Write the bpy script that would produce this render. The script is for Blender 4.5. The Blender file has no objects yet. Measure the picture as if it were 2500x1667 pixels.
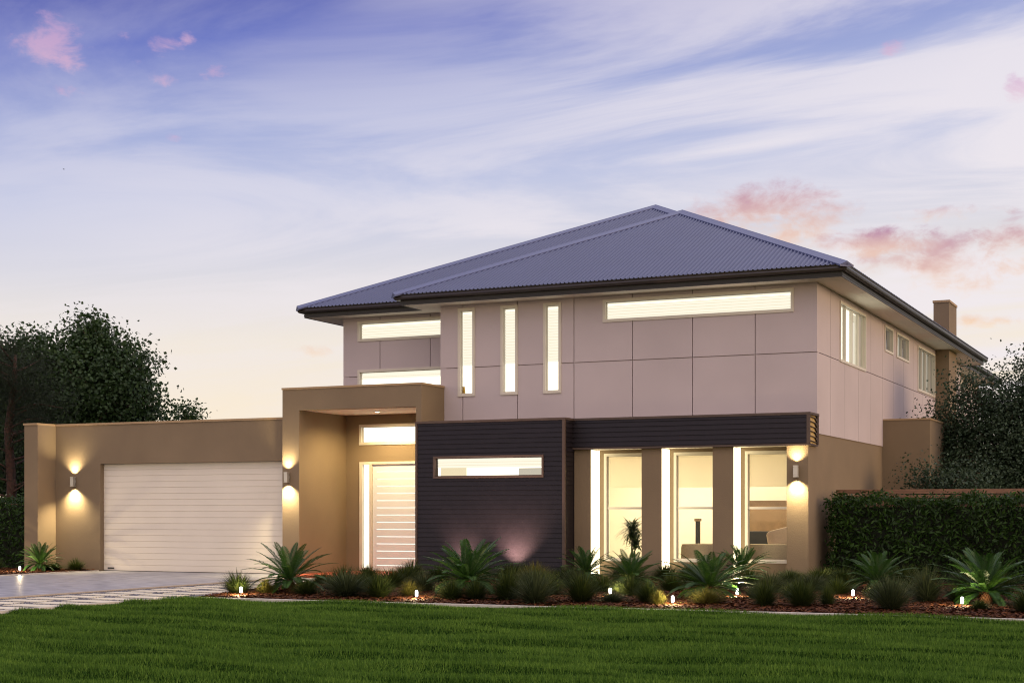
import bpy, math, random
import numpy as np
from mathutils import Vector, Matrix

R = math.radians
sc = bpy.context.scene
COL = sc.collection
random.seed(7)
rng = np.random.default_rng(11)

# ------------------------------------------------------------------ helpers
class MB:
    """collects faces, then links them as ONE mesh object"""
    def __init__(s): s.v = []; s.f = []
    def quad(s, *p):
        n = len(s.v); s.v += [tuple(q) for q in p]; s.f.append(tuple(range(n, n + len(p)))); return s
    def box(s, x0, x1, y0, y1, z0, z1):
        n = len(s.v)
        s.v += [(x0,y0,z0),(x1,y0,z0),(x1,y1,z0),(x0,y1,z0),(x0,y0,z1),(x1,y0,z1),(x1,y1,z1),(x0,y1,z1)]
        s.f += [tuple(n+i for i in q) for q in ((0,3,2,1),(4,5,6,7),(0,1,5,4),(1,2,6,5),(2,3,7,6),(3,0,4,7))]
        return s
    def rbox(s, x0, x1, y0, y1, z0, z1, r, M=None):
        """box with rounded vertical+horizontal edges (superellipsoid-like grid)"""
        cx,cy,cz = (x0+x1)/2,(y0+y1)/2,(z0+z1)/2; hx,hy,hz=(x1-x0)/2,(y1-y0)/2,(z1-z0)/2
        k = 6
        for ax in range(3):
            for sg in (-1,1):
                n = len(s.v)
                for i in range(k+1):
                    for j in range(k+1):
                        a = -1+2*i/k; b = -1+2*j/k
                        h = [hx,hy,hz]
                        p = [0,0,0]; p[ax] = sg*h[ax]; p[(ax+1)%3] = a*h[(ax+1)%3]; p[(ax+2)%3] = b*h[(ax+2)%3]
                        q = [max(-h[m]+r, min(h[m]-r, p[m])) for m in range(3)]
                        d = Vector([p[m]-q[m] for m in range(3)])
                        if d.length > 1e-9: d = d.normalized()*r
                        pt = Vector(q)+d+Vector((cx,cy,cz))
                        if M: pt = M @ pt
                        s.v.append(tuple(pt))
                for i in range(k):
                    for j in range(k):
                        q = [n+i*(k+1)+j, n+(i+1)*(k+1)+j, n+(i+1)*(k+1)+j+1, n+i*(k+1)+j+1]
                        s.f.append(tuple(q if sg>0 else q[::-1]))
        return s
    def tube(s, pts, rad, n=8, cap=True):
        base = len(s.v); P = [Vector(p) for p in pts]
        for i,p in enumerate(P):
            t = (P[min(i+1,len(P)-1)]-P[max(i-1,0)]).normalized()
            a = t.orthogonal().normalized() if abs(t.z)<.95 else Vector((1,0,0))
            a = (a - t*a.dot(t)).normalized(); b = t.cross(a)
            r = rad[i] if isinstance(rad,(list,tuple)) else rad
            for k in range(n):
                w = 2*math.pi*k/n
                s.v.append(tuple(p + a*math.cos(w)*r + b*math.sin(w)*r))
        for i in range(len(P)-1):
            for k in range(n):
                s.f.append((base+i*n+k, base+i*n+(k+1)%n, base+(i+1)*n+(k+1)%n, base+(i+1)*n+k))
        if cap:
            s.f.append(tuple(base+k for k in range(n))[::-1]); s.f.append(tuple(base+(len(P)-1)*n+k for k in range(n)))
        return s
    def build(s, name, mat, parent=None, smooth=False):
        me = bpy.data.meshes.new(name); me.from_pydata(s.v, [], s.f); me.update()
        return link(name, me, mat, parent, smooth)

def link(name, me, mat, parent=None, smooth=False):
    o = bpy.data.objects.new(name, me); COL.objects.link(o)
    if mat and not me.materials: me.materials.append(mat)
    if smooth: me.polygons.foreach_set('use_smooth', [True]*len(me.polygons))
    if parent:
        o.parent = parent
        o.matrix_parent_inverse = parent.matrix_basis.inverted()
    return o

def np_mesh(name, V, F):
    """V (n,3) F (m,k)"""
    me = bpy.data.meshes.new(name); F = np.asarray(F, dtype=np.int32); m,k = F.shape
    me.vertices.add(len(V)); me.vertices.foreach_set('co', np.asarray(V, dtype=np.float32).ravel())
    me.loops.add(m*k); me.loops.foreach_set('vertex_index', F.ravel())
    me.polygons.add(m); me.polygons.foreach_set('loop_start', np.arange(0,m*k,k,dtype=np.int32))
    me.polygons.foreach_set('loop_total', np.full(m,k,dtype=np.int32))
    me.update(calc_edges=True); return me

def tag(o, label=None, cat=None, group=None, kind=None):
    if label: o['label'] = label
    if cat: o['category'] = cat
    if group: o['group'] = group
    if kind: o['kind'] = kind
    return o

def empty(name, loc, label=None, cat=None, group=None, rz=0, sc_=1):
    o = bpy.data.objects.new(name, None); COL.objects.link(o); o.location = loc
    o.rotation_euler = (0,0,rz); o.scale = (sc_,)*3; o.empty_display_size = .2
    o.matrix_basis  # keep
    tag(o, label, cat, group); return o

# ------------------------------------------------------------------ materials
def srgb(r,g,b):
    f = lambda c: (c/255/12.92) if c/255 <= .04045 else ((c/255+.055)/1.055)**2.4
    return (f(r),f(g),f(b))

def mat(name, col, rough=.8, noise=0.0, nscale=8, bump=0.0, bscale=60, metal=0, col2=None, trans=0, spec=.5, detail=4, stretch=None):
    m = bpy.data.materials.new(name); m.use_nodes = True; nt = m.node_tree; n = nt.nodes; l = nt.links
    b = n['Principled BSDF']; b.inputs['Base Color'].default_value = (*col,1); b.inputs['Roughness'].default_value = rough
    b.inputs['Metallic'].default_value = metal; b.inputs['Specular IOR Level'].default_value = spec
    tc = n.new('ShaderNodeTexCoord'); mp = n.new('ShaderNodeMapping'); l.new(tc.outputs['Object'], mp.inputs[0])
    if stretch: mp.inputs['Scale'].default_value = stretch
    if noise or col2:
        t = n.new('ShaderNodeTexNoise'); t.inputs['Scale'].default_value = nscale; t.inputs['Detail'].default_value = detail
        l.new(mp.outputs[0], t.inputs['Vector'])
        r = n.new('ShaderNodeValToRGB'); l.new(t.outputs['Fac'], r.inputs[0])
        r.color_ramp.elements[0].position = .3; r.color_ramp.elements[1].position = .7
        c2 = col2 if col2 else tuple(min(1,c*(1+noise)) for c in col); c1 = col if col2 else tuple(c*(1-noise) for c in col)
        r.color_ramp.elements[0].color = (*c1,1); r.color_ramp.elements[1].color = (*c2,1)
        l.new(r.outputs[0], b.inputs['Base Color'])
    if bump:
        t = n.new('ShaderNodeTexNoise'); t.inputs['Scale'].default_value = bscale; t.inputs['Detail'].default_value = 3
        l.new(mp.outputs[0], t.inputs['Vector'])
        bp = n.new('ShaderNodeBump'); bp.inputs['Strength'].default_value = bump; bp.inputs['Distance'].default_value = .01
        l.new(t.outputs['Fac'], bp.inputs['Height']); l.new(bp.outputs[0], b.inputs['Normal'])
    if trans:
        tr = n.new('ShaderNodeBsdfTranslucent'); mx = n.new('ShaderNodeMixShader'); mx.inputs[0].default_value = trans
        tr.inputs[0].default_value = (*col,1)
        src = b.inputs['Base Color'].links
        if src: l.new(src[0].from_socket, tr.inputs[0])
        l.new(b.outputs[0], mx.inputs[1]); l.new(tr.outputs[0], mx.inputs[2]); l.new(mx.outputs[0], n['Material Output'].inputs[0])
    return m

def leafmat(name, cols, rough=.5, trans=.25, spec=.3, scale=3.0, rnd=.55):
    """leaf colour varies per leaf (random per island) and with slow noise"""
    m = bpy.data.materials.new(name); m.use_nodes = True; nt = m.node_tree; n = nt.nodes; l = nt.links
    b = n['Principled BSDF']; b.inputs['Roughness'].default_value = rough; b.inputs['Specular IOR Level'].default_value = spec
    g = n.new('ShaderNodeNewGeometry'); r = n.new('ShaderNodeValToRGB')
    els = r.color_ramp.elements
    while len(els) < len(cols): els.new(.5)
    for i,c in enumerate(cols): els[i].position = i/(len(cols)-1); els[i].color = (*c,1)
    t = n.new('ShaderNodeTexNoise'); t.inputs['Scale'].default_value = scale; t.inputs['Detail'].default_value = 2
    tc = n.new('ShaderNodeTexCoord'); l.new(tc.outputs['Object'], t.inputs['Vector'])
    ma = n.new('ShaderNodeMath'); ma.operation = 'MULTIPLY_ADD'; ma.inputs[1].default_value = rnd
    l.new(g.outputs['Random Per Island'], ma.inputs[0])
    mb = n.new('ShaderNodeMath'); mb.operation = 'MULTIPLY'; mb.inputs[1].default_value = 1-rnd; l.new(t.outputs['Fac'], mb.inputs[0])
    l.new(mb.outputs[0], ma.inputs[2]); l.new(ma.outputs[0], r.inputs[0])
    l.new(r.outputs[0], b.inputs['Base Color'])
    tr = n.new('ShaderNodeBsdfTranslucent'); l.new(r.outputs[0], tr.inputs[0])
    mx = n.new('ShaderNodeMixShader'); mx.inputs[0].default_value = trans
    l.new(b.outputs[0], mx.inputs[1]); l.new(tr.outputs[0], mx.inputs[2]); l.new(mx.outputs[0], n['Material Output'].inputs[0])
    return m

def emit(name, col, s, stripes=None):
    m = bpy.data.materials.new(name); m.use_nodes = True; nt = m.node_tree; n = nt.nodes; l = nt.links
    n.remove(n['Principled BSDF']); e = n.new('ShaderNodeEmission'); e.inputs[0].default_value = (*col,1); e.inputs[1].default_value = s
    l.new(e.outputs[0], n['Material Output'].inputs[0]); return m

def glassmat(name, refl=.12, tint=(1,1,1)):
    m = bpy.data.materials.new(name); m.use_nodes = True; nt = m.node_tree; n = nt.nodes; l = nt.links
    n.remove(n['Principled BSDF']); t = n.new('ShaderNodeBsdfTransparent'); t.inputs[0].default_value = (*tint,1)
    g = n.new('ShaderNodeBsdfGlossy'); g.inputs['Roughness'].default_value = .02
    fr = n.new('ShaderNodeFresnel'); fr.inputs[0].default_value = 1.5
    mx = n.new('ShaderNodeMixShader'); l.new(fr.outputs[0], mx.inputs[0]); l.new(t.outputs[0], mx.inputs[1]); l.new(g.outputs[0], mx.inputs[2])
    l.new(mx.outputs[0], n['Material Output'].inputs[0]); return m

M = {}
M['stucco'] = mat('stucco', (.205,.152,.095), .9, noise=.08, nscale=.9, bump=.35, bscale=70)
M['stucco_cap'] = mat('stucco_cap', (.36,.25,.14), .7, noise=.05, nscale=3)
M['panel'] = mat('wall_panel', (.50,.435,.45), .75, noise=.055, nscale=.7, bump=.12, bscale=90)
M['board'] = mat('dark_board', (.0120,.0092,.0125), .45, noise=.15, nscale=6, bump=.1, bscale=40, spec=.3)
M['trim'] = mat('dark_trim', (.07,.045,.035), .5, noise=.1)
M['roofm'] = mat('roof_steel', (.052,.064,.150), .45, noise=.04, nscale=1.5, metal=.0, spec=.5)
M['cap'] = mat('ridge_steel', (.064,.080,.19), .42, noise=.03, nscale=2)
M['gutter'] = mat('gutter_steel', (.028,.022,.020), .36, noise=.08, nscale=4, spec=.5)
M['fascia'] = mat('fascia_paint', (.018,.017,.017), .5, noise=.1, nscale=5)
M['soffit'] = mat('soffit_board', (.86,.80,.70), .8, noise=.03, nscale=2)
M['frame'] = mat('window_frame', (.62,.58,.50), .45, noise=.03, nscale=4)
M['door'] = mat('door_paint', (.70,.72,.76), .45, noise=.02, nscale=3)
M['gdoor'] = mat('garage_panel', (.70,.65,.565), .55, noise=.03, nscale=1.5, bump=.05, bscale=150)
M['glass'] = glassmat('pane_glass')
M['glow'] = emit('lit_room', (1.0,.93,.74), 1.9)
M['glow_dim'] = emit('lit_room_warm', (1.0,.86,.56), .85)
M['glow_grey'] = emit('dim_room', (.85,.79,.64), .62)
M['slat'] = emit('lit_blind', (1.0,.945,.77), 1.02)
M['slat_line'] = emit('lit_blind_edge', (1.0,.90,.66), .90)
M['slot'] = emit('lit_slot', (1.0,.96,.85), 1.25)
M['strip'] = emit('added_glow', (1.0,.84,.52), 4.0)  # emission put in for the brightness of the pillar sides
M['bulb'] = emit('bulb', (1.0,.90,.74), 130)
M['bulb2'] = emit('downlight_bulb', (1.0,.85,.6), 22)
def bulbmat():
    m=emit('bulb',(1.0,.95,.88),16); nt=m.node_tree; n=nt.nodes; l=nt.links; e=[q for q in n if q.type=='EMISSION'][0]
    t=n.new('ShaderNodeBsdfTransparent'); mx=n.new('ShaderNodeMixShader'); mx.inputs[0].default_value=.5
    l.new(e.outputs[0],mx.inputs[1]); l.new(t.outputs[0],mx.inputs[2]); l.new(mx.outputs[0],n['Material Output'].inputs[0]); return m
M['bulb'] = bulbmat()
M['steel'] = mat('brushed_steel', (.55,.54,.50), .35, metal=.6, noise=.05)
M['black'] = mat('black_plastic', (.02,.02,.02), .5)
M['tile'] = mat('porch_tile', (.40,.075,.035), .5, noise=.2, nscale=9, bump=.1)
M['room'] = mat('room_plaster', (.88,.83,.70), .9, noise=.01)
M['blindcloth'] = mat('blind_cloth', (.90,.84,.68), .8, trans=.72)
M['wood'] = mat('cabinet_wood', (.12,.07,.035), .5, noise=.2, nscale=5)
M['woodl'] = mat('cabinet_wood_pale', (.22,.135,.07), .5, noise=.15, nscale=5)
M['sofa'] = mat('sofa_fabric', (.62,.52,.36), .95, noise=.1, nscale=40, bump=.3, bscale=300)
M['cushion'] = mat('cushion_fabric', (.66,.52,.40), .95, noise=.06, nscale=30, bump=.2, bscale=300)
M['dark'] = mat('dark_fabric', (.010,.010,.012), .8, noise=.1)
M['bark'] = mat('bark', (.09,.055,.035), .9, noise=.4, nscale=14, bump=.6, bscale=30)
M['redbark'] = mat('red_bark', (.06,.028,.018), .9, noise=.4, nscale=14, bump=.6, bscale=30)
M['fencewood'] = mat('fence_wood', (.20,.105,.06), .75, noise=.3, nscale=5, bump=.2, bscale=30, stretch=(1,1,8))
M['concrete_edge'] = mat('concrete_edge', (.50,.47,.42), .85, noise=.12, nscale=12, bump=.2)
M['aggregate'] = mat('aggregate', (.36,.30,.23), .9, noise=.3, nscale=60, bump=.5, bscale=90)
M['slab'] = mat('slab_stone', (.60,.55,.43), .85, noise=.08, nscale=9, bump=.15)
M['leaf_tree'] = leafmat('leaf_tree', [(.010,.024,.007),(.026,.056,.015),(.05,.095,.026)], .55, .25)
M['leaf_tree2'] = leafmat('leaf_tree_grey', [(.014,.028,.014),(.034,.062,.032),(.065,.10,.055)], .55, .25)
M['needle'] = leafmat('needles', [(.008,.014,.008),(.018,.03,.014),(.03,.045,.02)], .7, .1)
M['leaf_hedge'] = leafmat('leaf_hedge', [(.007,.018,.003),(.015,.040,.005),(.048,.11,.013)], .5, .2, .2, 2.5)
M['cycad'] = leafmat('cycad_leaf', [(.008,.026,.005),(.022,.066,.010),(.07,.15,.014)], .45, .2, .3, 3, .22)
M['tuft'] = leafmat('tuft_blade', [(.011,.021,.004),(.028,.046,.009),(.09,.11,.02)], .75, .2, .15)
M['tuft_y'] = leafmat('tuft_blade_yellow', [(.04,.042,.008),(.10,.095,.017),(.24,.21,.05)], .75, .25, .15)
M['tuft_g'] = leafmat('tuft_blade_grey', [(.017,.026,.011),(.040,.056,.023),(.12,.14,.06)], .75, .2, .15)
M['grass'] = leafmat('lawn_blade', [(.018,.046,.006),(.066,.148,.016),(.23,.37,.055)], .6, .3, .15, 1.1)
M['dracaena'] = leafmat('dracaena_leaf', [(.012,.026,.005),(.03,.055,.010),(.08,.11,.02)], .45, .2)
M['chip'] = leafmat('mulch_chip', [(.016,.006,.003),(.058,.018,.006),(.17,.06,.016)], .9, 0, .2, 8)
M['stone'] = leafmat('gravel_stone', [(.03,.03,.036),(.11,.105,.12),(.38,.37,.38)], .75, 0, .3, 5)

# ------------------------------------------------------------------ camera
cam = bpy.data.cameras.new('camera'); co = bpy.data.objects.new('camera', cam); COL.objects.link(co)
co.location = (0,0,1.3); co.rotation_euler = (R(90),0,R(24.92)); cam.sensor_width = 36; cam.lens = 3717/2500*36
cam.shift_y = (1253-833.5)/2500; cam.clip_end = 3000; cam.clip_start = .1; sc.camera = co

# ------------------------------------------------------------------ world (dusk sky)
SUN_AZ = R(86)      # towards +X from +Y
SUN_EL = R(5)
w = bpy.data.worlds.new('World'); sc.world = w; w.use_nodes = True
nt = w.node_tree; n = nt.nodes; l = nt.links; n.clear()
def nd(t, **k):
    o = n.new(t)
    for a,b in k.items(): setattr(o,a,b)
    return o
def mth(op, a, b=None, c=None, clamp=False):
    o = nd('ShaderNodeMath', operation=op); o.use_clamp = clamp
    for i,x in enumerate((a,b,c)):
        if x is None: continue
        if isinstance(x,(int,float)): o.inputs[i].default_value = x
        else: l.new(x, o.inputs[i])
    return o.outputs[0]
def mixc(f, a, b, mode='MIX'):
    o = nd('ShaderNodeMix', data_type='RGBA', blend_type=mode)
    for i,x in ((0,f),(6,a),(7,b)):
        if isinstance(x,(int,float)): o.inputs[i].default_value = x
        elif isinstance(x,tuple): o.inputs[i].default_value = (*x,1)
        else: l.new(x, o.inputs[i])
    return o.outputs[2]
tc = nd('ShaderNodeTexCoord'); sep = nd('ShaderNodeSeparateXYZ'); l.new(tc.outputs['Generated'], sep.inputs[0])
X_,Y_,Z_ = sep.outputs
el = mth('MULTIPLY', mth('ARCSINE', Z_), 180/math.pi)
az = mth('MULTIPLY', mth('ARCTAN2', X_, Y_), 180/math.pi)
k_ = mth('DIVIDE', mth('ADD', az, 44), 38, clamp=True)          # 0 at the left of the house, 1 to its right
elp = mth('MULTIPLY', el, mth('SUBTRACT', 1.0, mth('MULTIPLY', k_, .22)))
ramp = nd('ShaderNodeValToRGB'); l.new(mth('DIVIDE', elp, 90, clamp=True), ramp.inputs[0])
stops = [(0,(253,232,198)),(3,(251,235,211)),(6,(241,231,220)),(8.5,(219,217,226)),(11,(192,198,226)),(13.5,(160,171,216)),(16.2,(104,118,194)),(19,(58,68,160)),(26,(74,88,165)),(45,(154,152,172)),(90,(180,178,184))]
els = ramp.color_ramp.elements
while len(els) < len(stops): els.new(.5)
for i,(e_,c) in enumerate(stops): els[i].position = e_/90; els[i].color = (*srgb(*c),1)
# high streaky cloud on a plane above the viewer
den = mth('ADD', Z_, .10)
cmb = nd('ShaderNodeCombineXYZ'); l.new(mth('DIVIDE', X_, den), cmb.inputs[0]); l.new(mth('DIVIDE', Y_, den), cmb.inputs[1])
mp = nd('ShaderNodeMapping'); mp.inputs['Rotation'].default_value = (0,0,R(58)); mp.inputs['Scale'].default_value = (.6,1.35,1); l.new(cmb.outputs[0], mp.inputs[0])
n1 = nd('ShaderNodeTexNoise'); n1.inputs['Scale'].default_value = 1.25; n1.inputs['Detail'].default_value = 7; n1.inputs['Roughness'].default_value = .58; n1.inputs['Distortion'].default_value = 1.1
l.new(mp.outputs[0], n1.inputs['Vector'])
mr = nd('ShaderNodeMapRange'); mr.inputs['From Min'].default_value = .36; mr.inputs['From Max'].default_value = .64; l.new(n1.outputs['Fac'], mr.inputs[0]); mr.interpolation_type='SMOOTHSTEP'
mp2 = nd('ShaderNodeMapping'); mp2.inputs['Scale'].default_value = (.35,.35,1); mp2.inputs['Location'].default_value=(3.3,1.2,0); l.new(cmb.outputs[0], mp2.inputs[0])
n2 = nd('ShaderNodeTexNoise'); n2.inputs['Scale'].default_value = 1.3; n2.inputs['Detail'].default_value = 3; l.new(mp2.outputs[0], n2.inputs['Vector'])
patch = nd('ShaderNodeMapRange'); patch.inputs['From Min'].default_value = .34; patch.inputs['From Max'].default_value = .56; l.new(n2.outputs['Fac'], patch.inputs[0])
amt = mth('MULTIPLY', mth('MULTIPLY', mr.outputs[0], mth('ADD', mth('MULTIPLY', patch.outputs[0], .34), mth('MULTIPLY', k_, .95)), clamp=True), .85)
sky = mixc(amt, ramp.outputs[0], srgb(240,233,238))
# small cumulus puffs: az, el, half width, half height, warmth
def dirs(px, py):
    f = 3717.; s,c = math.sin(R(24.92)), math.cos(R(24.92)); a = (px-1250)/f; zz = (1253-py)/f
    x = -s+c*a; y = c+s*a; return math.degrees(math.atan2(x,y)), math.degrees(math.atan2(zz, math.hypot(x,y)))
puffs = [(118,112,95,58,.15),(175,228,40,24,.2),(395,112,48,24,.1),(462,86,22,22,.1),(512,180,42,26,.25),(395,190,32,18,.15),(325,155,20,14,.1),(428,338,24,16,.3),(300,90,25,14,.0),
         (1880,515,175,72,.8),(2300,630,190,66,.85),(2150,590,120,30,.8),(2400,785,80,18,1.0),(765,858,60,18,1.0),(2190,115,40,26,.1),(2485,210,30,40,.1),(2330,520,120,18,.6),(2470,595,90,66,.7)]
nz = nd('ShaderNodeTexNoise'); nz.inputs['Scale'].default_value = 34; nz.inputs['Detail'].default_value = 8; nz.inputs['Roughness'].default_value = .62; nz.inputs['Distortion'].default_value=.25
mp3 = nd('ShaderNodeMapping'); mp3.inputs['Scale'].default_value = (1,1,1.7); l.new(tc.outputs['Generated'], mp3.inputs[0]); l.new(mp3.outputs[0], nz.inputs['Vector'])
nn = mth('MULTIPLY', mth('SUBTRACT', nz.outputs['Fac'], .5), 5.2)
for (px,py,a,b,warm) in puffs:
    A,E_ = dirs(px,py); sa = a/3717*57.3*1.25; sb = b/3717*57.3*1.3
    dx = mth('DIVIDE', mth('SUBTRACT', az, A), sa); dy = mth('DIVIDE', mth('SUBTRACT', el, E_), sb)
    d2 = mth('ADD', mth('MULTIPLY', dx, dx), mth('MULTIPLY', dy, dy))
    m_ = mth('ADD', mth('SUBTRACT', (.95 if warm>.4 else .60) if a>60 else .52, d2), mth('MULTIPLY', nn, .85 if warm>.4 else 1.25))
    sm = nd('ShaderNodeMapRange'); sm.inputs['From Min'].default_value = 0; sm.inputs['From Max'].default_value = 1.6; sm.interpolation_type='SMOOTHSTEP'; l.new(m_, sm.inputs[0])
    fade = mth('SUBTRACT', 1.35, mth('MULTIPLY', d2, .55), clamp=True)
    msk = mth('MULTIPLY', mth('MULTIPLY', sm.outputs[0], fade), (.95 if warm>.4 else .68) if a>60 else .6)
    if warm > .4: top, bot = srgb(190,146,170), srgb(252,218,188)
    else: top, bot = srgb(206,166,206), srgb(236,190,206)
    if warm >= 1: top, bot = srgb(238,196,170), srgb(255,222,178)
    g_ = mth('ADD', mth('MULTIPLY', dy, .55), mth('MULTIPLY', nn, .18)); g_ = mth('ADD', g_, .5, clamp=True)
    sky = mixc(msk, sky, mixc(g_, bot, top))
# fill added: sky boosted overhead and warmed behind the camera; then below the horizon
gh = nd('ShaderNodeMapRange'); gh.inputs['From Min'].default_value = 22; gh.inputs['From Max'].default_value = 50; gh.inputs['To Min'].default_value=1; gh.inputs['To Max'].default_value=2.15; l.new(el, gh.inputs[0])
gb = nd('ShaderNodeMapRange'); gb.inputs['From Min'].default_value = .2; gb.inputs['From Max'].default_value = -.5; gb.inputs['To Min'].default_value=0; gb.inputs['To Max'].default_value=1; l.new(Y_, gb.inputs[0])
sky = mixc(1.0, sky, gh.outputs[0], 'MULTIPLY')
sky = mixc(gb.outputs[0], sky, mixc(1.0, sky, (1.95,1.68,1.30), 'MULTIPLY'))
hz = nd('ShaderNodeMapRange'); hz.inputs['From Min'].default_value = -2; hz.inputs['From Max'].default_value = 0; l.new(el, hz.inputs[0])
sky = mixc(hz.outputs[0], (.10,.10,.09), sky)
ns = nd('ShaderNodeTexSky', sky_type='NISHITA'); ns.sun_disc = False; ns.sun_elevation = SUN_EL; ns.sun_rotation = SUN_AZ
bg1 = nd('ShaderNodeBackground'); l.new(sky, bg1.inputs[0]); bg1.inputs[1].default_value = 1.0
bg2 = nd('ShaderNodeBackground'); l.new(ns.outputs[0], bg2.inputs[0]); bg2.inputs[1].default_value = .004
ad = nd('ShaderNodeAddShader'); l.new(bg1.outputs[0], ad.inputs[0]); l.new(bg2.outputs[0], ad.inputs[1])
out = nd('ShaderNodeOutputWorld'); l.new(ad.outputs[0], out.inputs[0])

sun = bpy.data.lights.new('sun', 'SUN'); so = bpy.data.objects.new('sun', sun); COL.objects.link(so)
sun.energy = 2.0; sun.angle = R(26); sun.color = (1,.68,.36)
dv = Vector((math.sin(SUN_AZ)*math.cos(SUN_EL), math.cos(SUN_AZ)*math.cos(SUN_EL), math.sin(SUN_EL)))
so.rotation_euler = dv.to_track_quat('Z','Y').to_euler(); so.location = (30,30,20)

# ------------------------------------------------------------------ ground and paving
def plane(name, x0,x1,y0,y1,z, m, kind='structure'):
    o = MB().quad((x0,y0,z),(x1,y0,z),(x1,y1,z),(x0,y1,z)).build(name, m); tag(o, kind=kind); return o
gm = mat('ground_soil', (.022,.035,.012), .95, noise=.4, nscale=3)
plane('ground', -700,700,-200,1200,-.06, gm)

def driveway_mat():
    m = bpy.data.materials.new('driveway_concrete'); m.use_nodes=True; nt=m.node_tree; n=nt.nodes; l=nt.links; b=n['Principled BSDF']
    tc=n.new('ShaderNodeTexCoord'); mp=n.new('ShaderNodeMapping'); mp.inputs['Scale'].default_value=(.9,6,1); l.new(tc.outputs['Object'],mp.inputs[0])
    t=n.new('ShaderNodeTexNoise'); t.inputs['Scale'].default_value=2.6; t.inputs['Detail'].default_value=7; l.new(mp.outputs[0],t.inputs['Vector'])
    r=n.new('ShaderNodeValToRGB'); r.color_ramp.elements[0].position=.40; r.color_ramp.elements[1].position=.60
    r.color_ramp.elements[0].color=(.15,.15,.17,1); r.color_ramp.elements[1].color=(.40,.40,.42,1); l.new(t.outputs['Fac'],r.inputs[0]); l.new(r.outputs[0],b.inputs['Base Color'])
    r2=n.new('ShaderNodeMapRange'); r2.inputs['To Min'].default_value=.30; r2.inputs['To Max'].default_value=.6; l.new(t.outputs['Fac'],r2.inputs[0]); l.new(r2.outputs[0],b.inputs['Roughness'])
    bp=n.new('ShaderNodeBump'); bp.inputs['Strength'].default_value=.35; bp.inputs['Distance'].default_value=.01; l.new(t.outputs['Fac'],bp.inputs['Height']); l.new(bp.outputs[0],b.inputs['Normal'])
    return m
# driveway: sheet with joints
dm = driveway_mat()
mb = MB(); ys = [8.0,11.1,14.2,17.3,20.4,23.5,27.6]
for i in range(len(ys)-1):
    for (xa,xb) in ((-22.88,-19.96),(-19.95,-17.03)):
        mb.box(xa,xb,ys[i],ys[i+1]-.012,-.05,.006)
tag(mb.build('driveway', dm), kind='structure')
tag(MB().box(-17.03,-16.86,8,26.3,-.05,.014).build('driveway_border', M['aggregate']), kind='structure')
# gravel path base
plane('gravel_path', -16.86,-14.42,8,27.0,-.012, mat('gravel_bed',(.10,.095,.10),.95,noise=.4,nscale=60,bump=.6,bscale=80))
# stones
def scatter_stones(N, xr, yr, size, z, name, m, tri=False, flat=.6):
    x = rng.uniform(*xr,N); y = rng.uniform(*yr,N); s = rng.uniform(size*.5,size,N)
    a = rng.uniform(0,6.28,N)
    base = np.array([[1,0,0],[.3,.9,0],[-.8,.6,0],[-.9,-.5,0],[.2,-1,0],[.15,.1,.9]])
    V = np.zeros((N,6,3)); ca,sa = np.cos(a),np.sin(a)
    j = rng.uniform(.7,1.2,(N,6))
    for i,bv in enumerate(base):
        V[:,i,0] = x + s*j[:,i]*(bv[0]*ca-bv[1]*sa); V[:,i,1] = y + s*j[:,i]*(bv[0]*sa+bv[1]*ca); V[:,i,2] = z + s*flat*bv[2]*j[:,i]*1.2
    V[:,:5,2] -= .004
    F=[]
    fb = np.array([[0,1,5],[1,2,5],[2,3,5],[3,4,5],[4,0,5]])
    F = (fb[None]+ (np.arange(N)*6)[:,None,None]).reshape(-1,3)
    o = link(name, np_mesh(name, V.reshape(-1,3), F), m); return o
o = scatter_stones(26000, (-16.84,-14.50),(14.6,26.2),.026,-.008,'gravel',M['stone']); tag(o,kind='stuff')
# slabs
slabm = MB().rbox(-.375,.375,-.17,.17,-.03,.03,.008).build('paving_slab', M['slab'])
first=True
for r_ in range(20):
    for c_,(xc) in enumerate((-16.17,-15.22)):
        y = 14.55+.6*r_ + (.0 if c_==0 else .30)
        o = slabm if first else slabm.copy()
        if not first: COL.objects.link(o)
        first=False
        o.location = (xc+random.uniform(-.02,.02), y, -.020); o.rotation_euler = (0,0,random.uniform(-.01,.01))
        tag(o,'pale rectangular stepping slab bedded in gravel between the driveway and the lawn','paving slab','stepping slabs in the gravel path')
# porch landing slabs (glimpsed behind the tufts)
lawn_edge = [(-14.46,8.0),(-14.46,15.3),(-14.45,16.8),(-14.44,18.0),(-14.38,18.5),(-14.22,18.80),(-13.93,18.95),(-13.3,18.99),(-12.4,18.98),(-11.4,18.97),(-10.4,19.02),(-9.4,19.07),(-8.4,19.07),(-7.4,19.12),(-6.2,19.15),(-5.2,19.22),(-4.4,19.25),(-3.4,19.26),(-2.4,19.2),(0,19.2),(4,19.2),(12,19.2)]
bed_edge_left = [(-14.14,19.0),(-14.35,20.2),(-14.6,21.6),(-14.9,23.2),(-15.0,24.6),(-15.0,26.2)]
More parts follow.
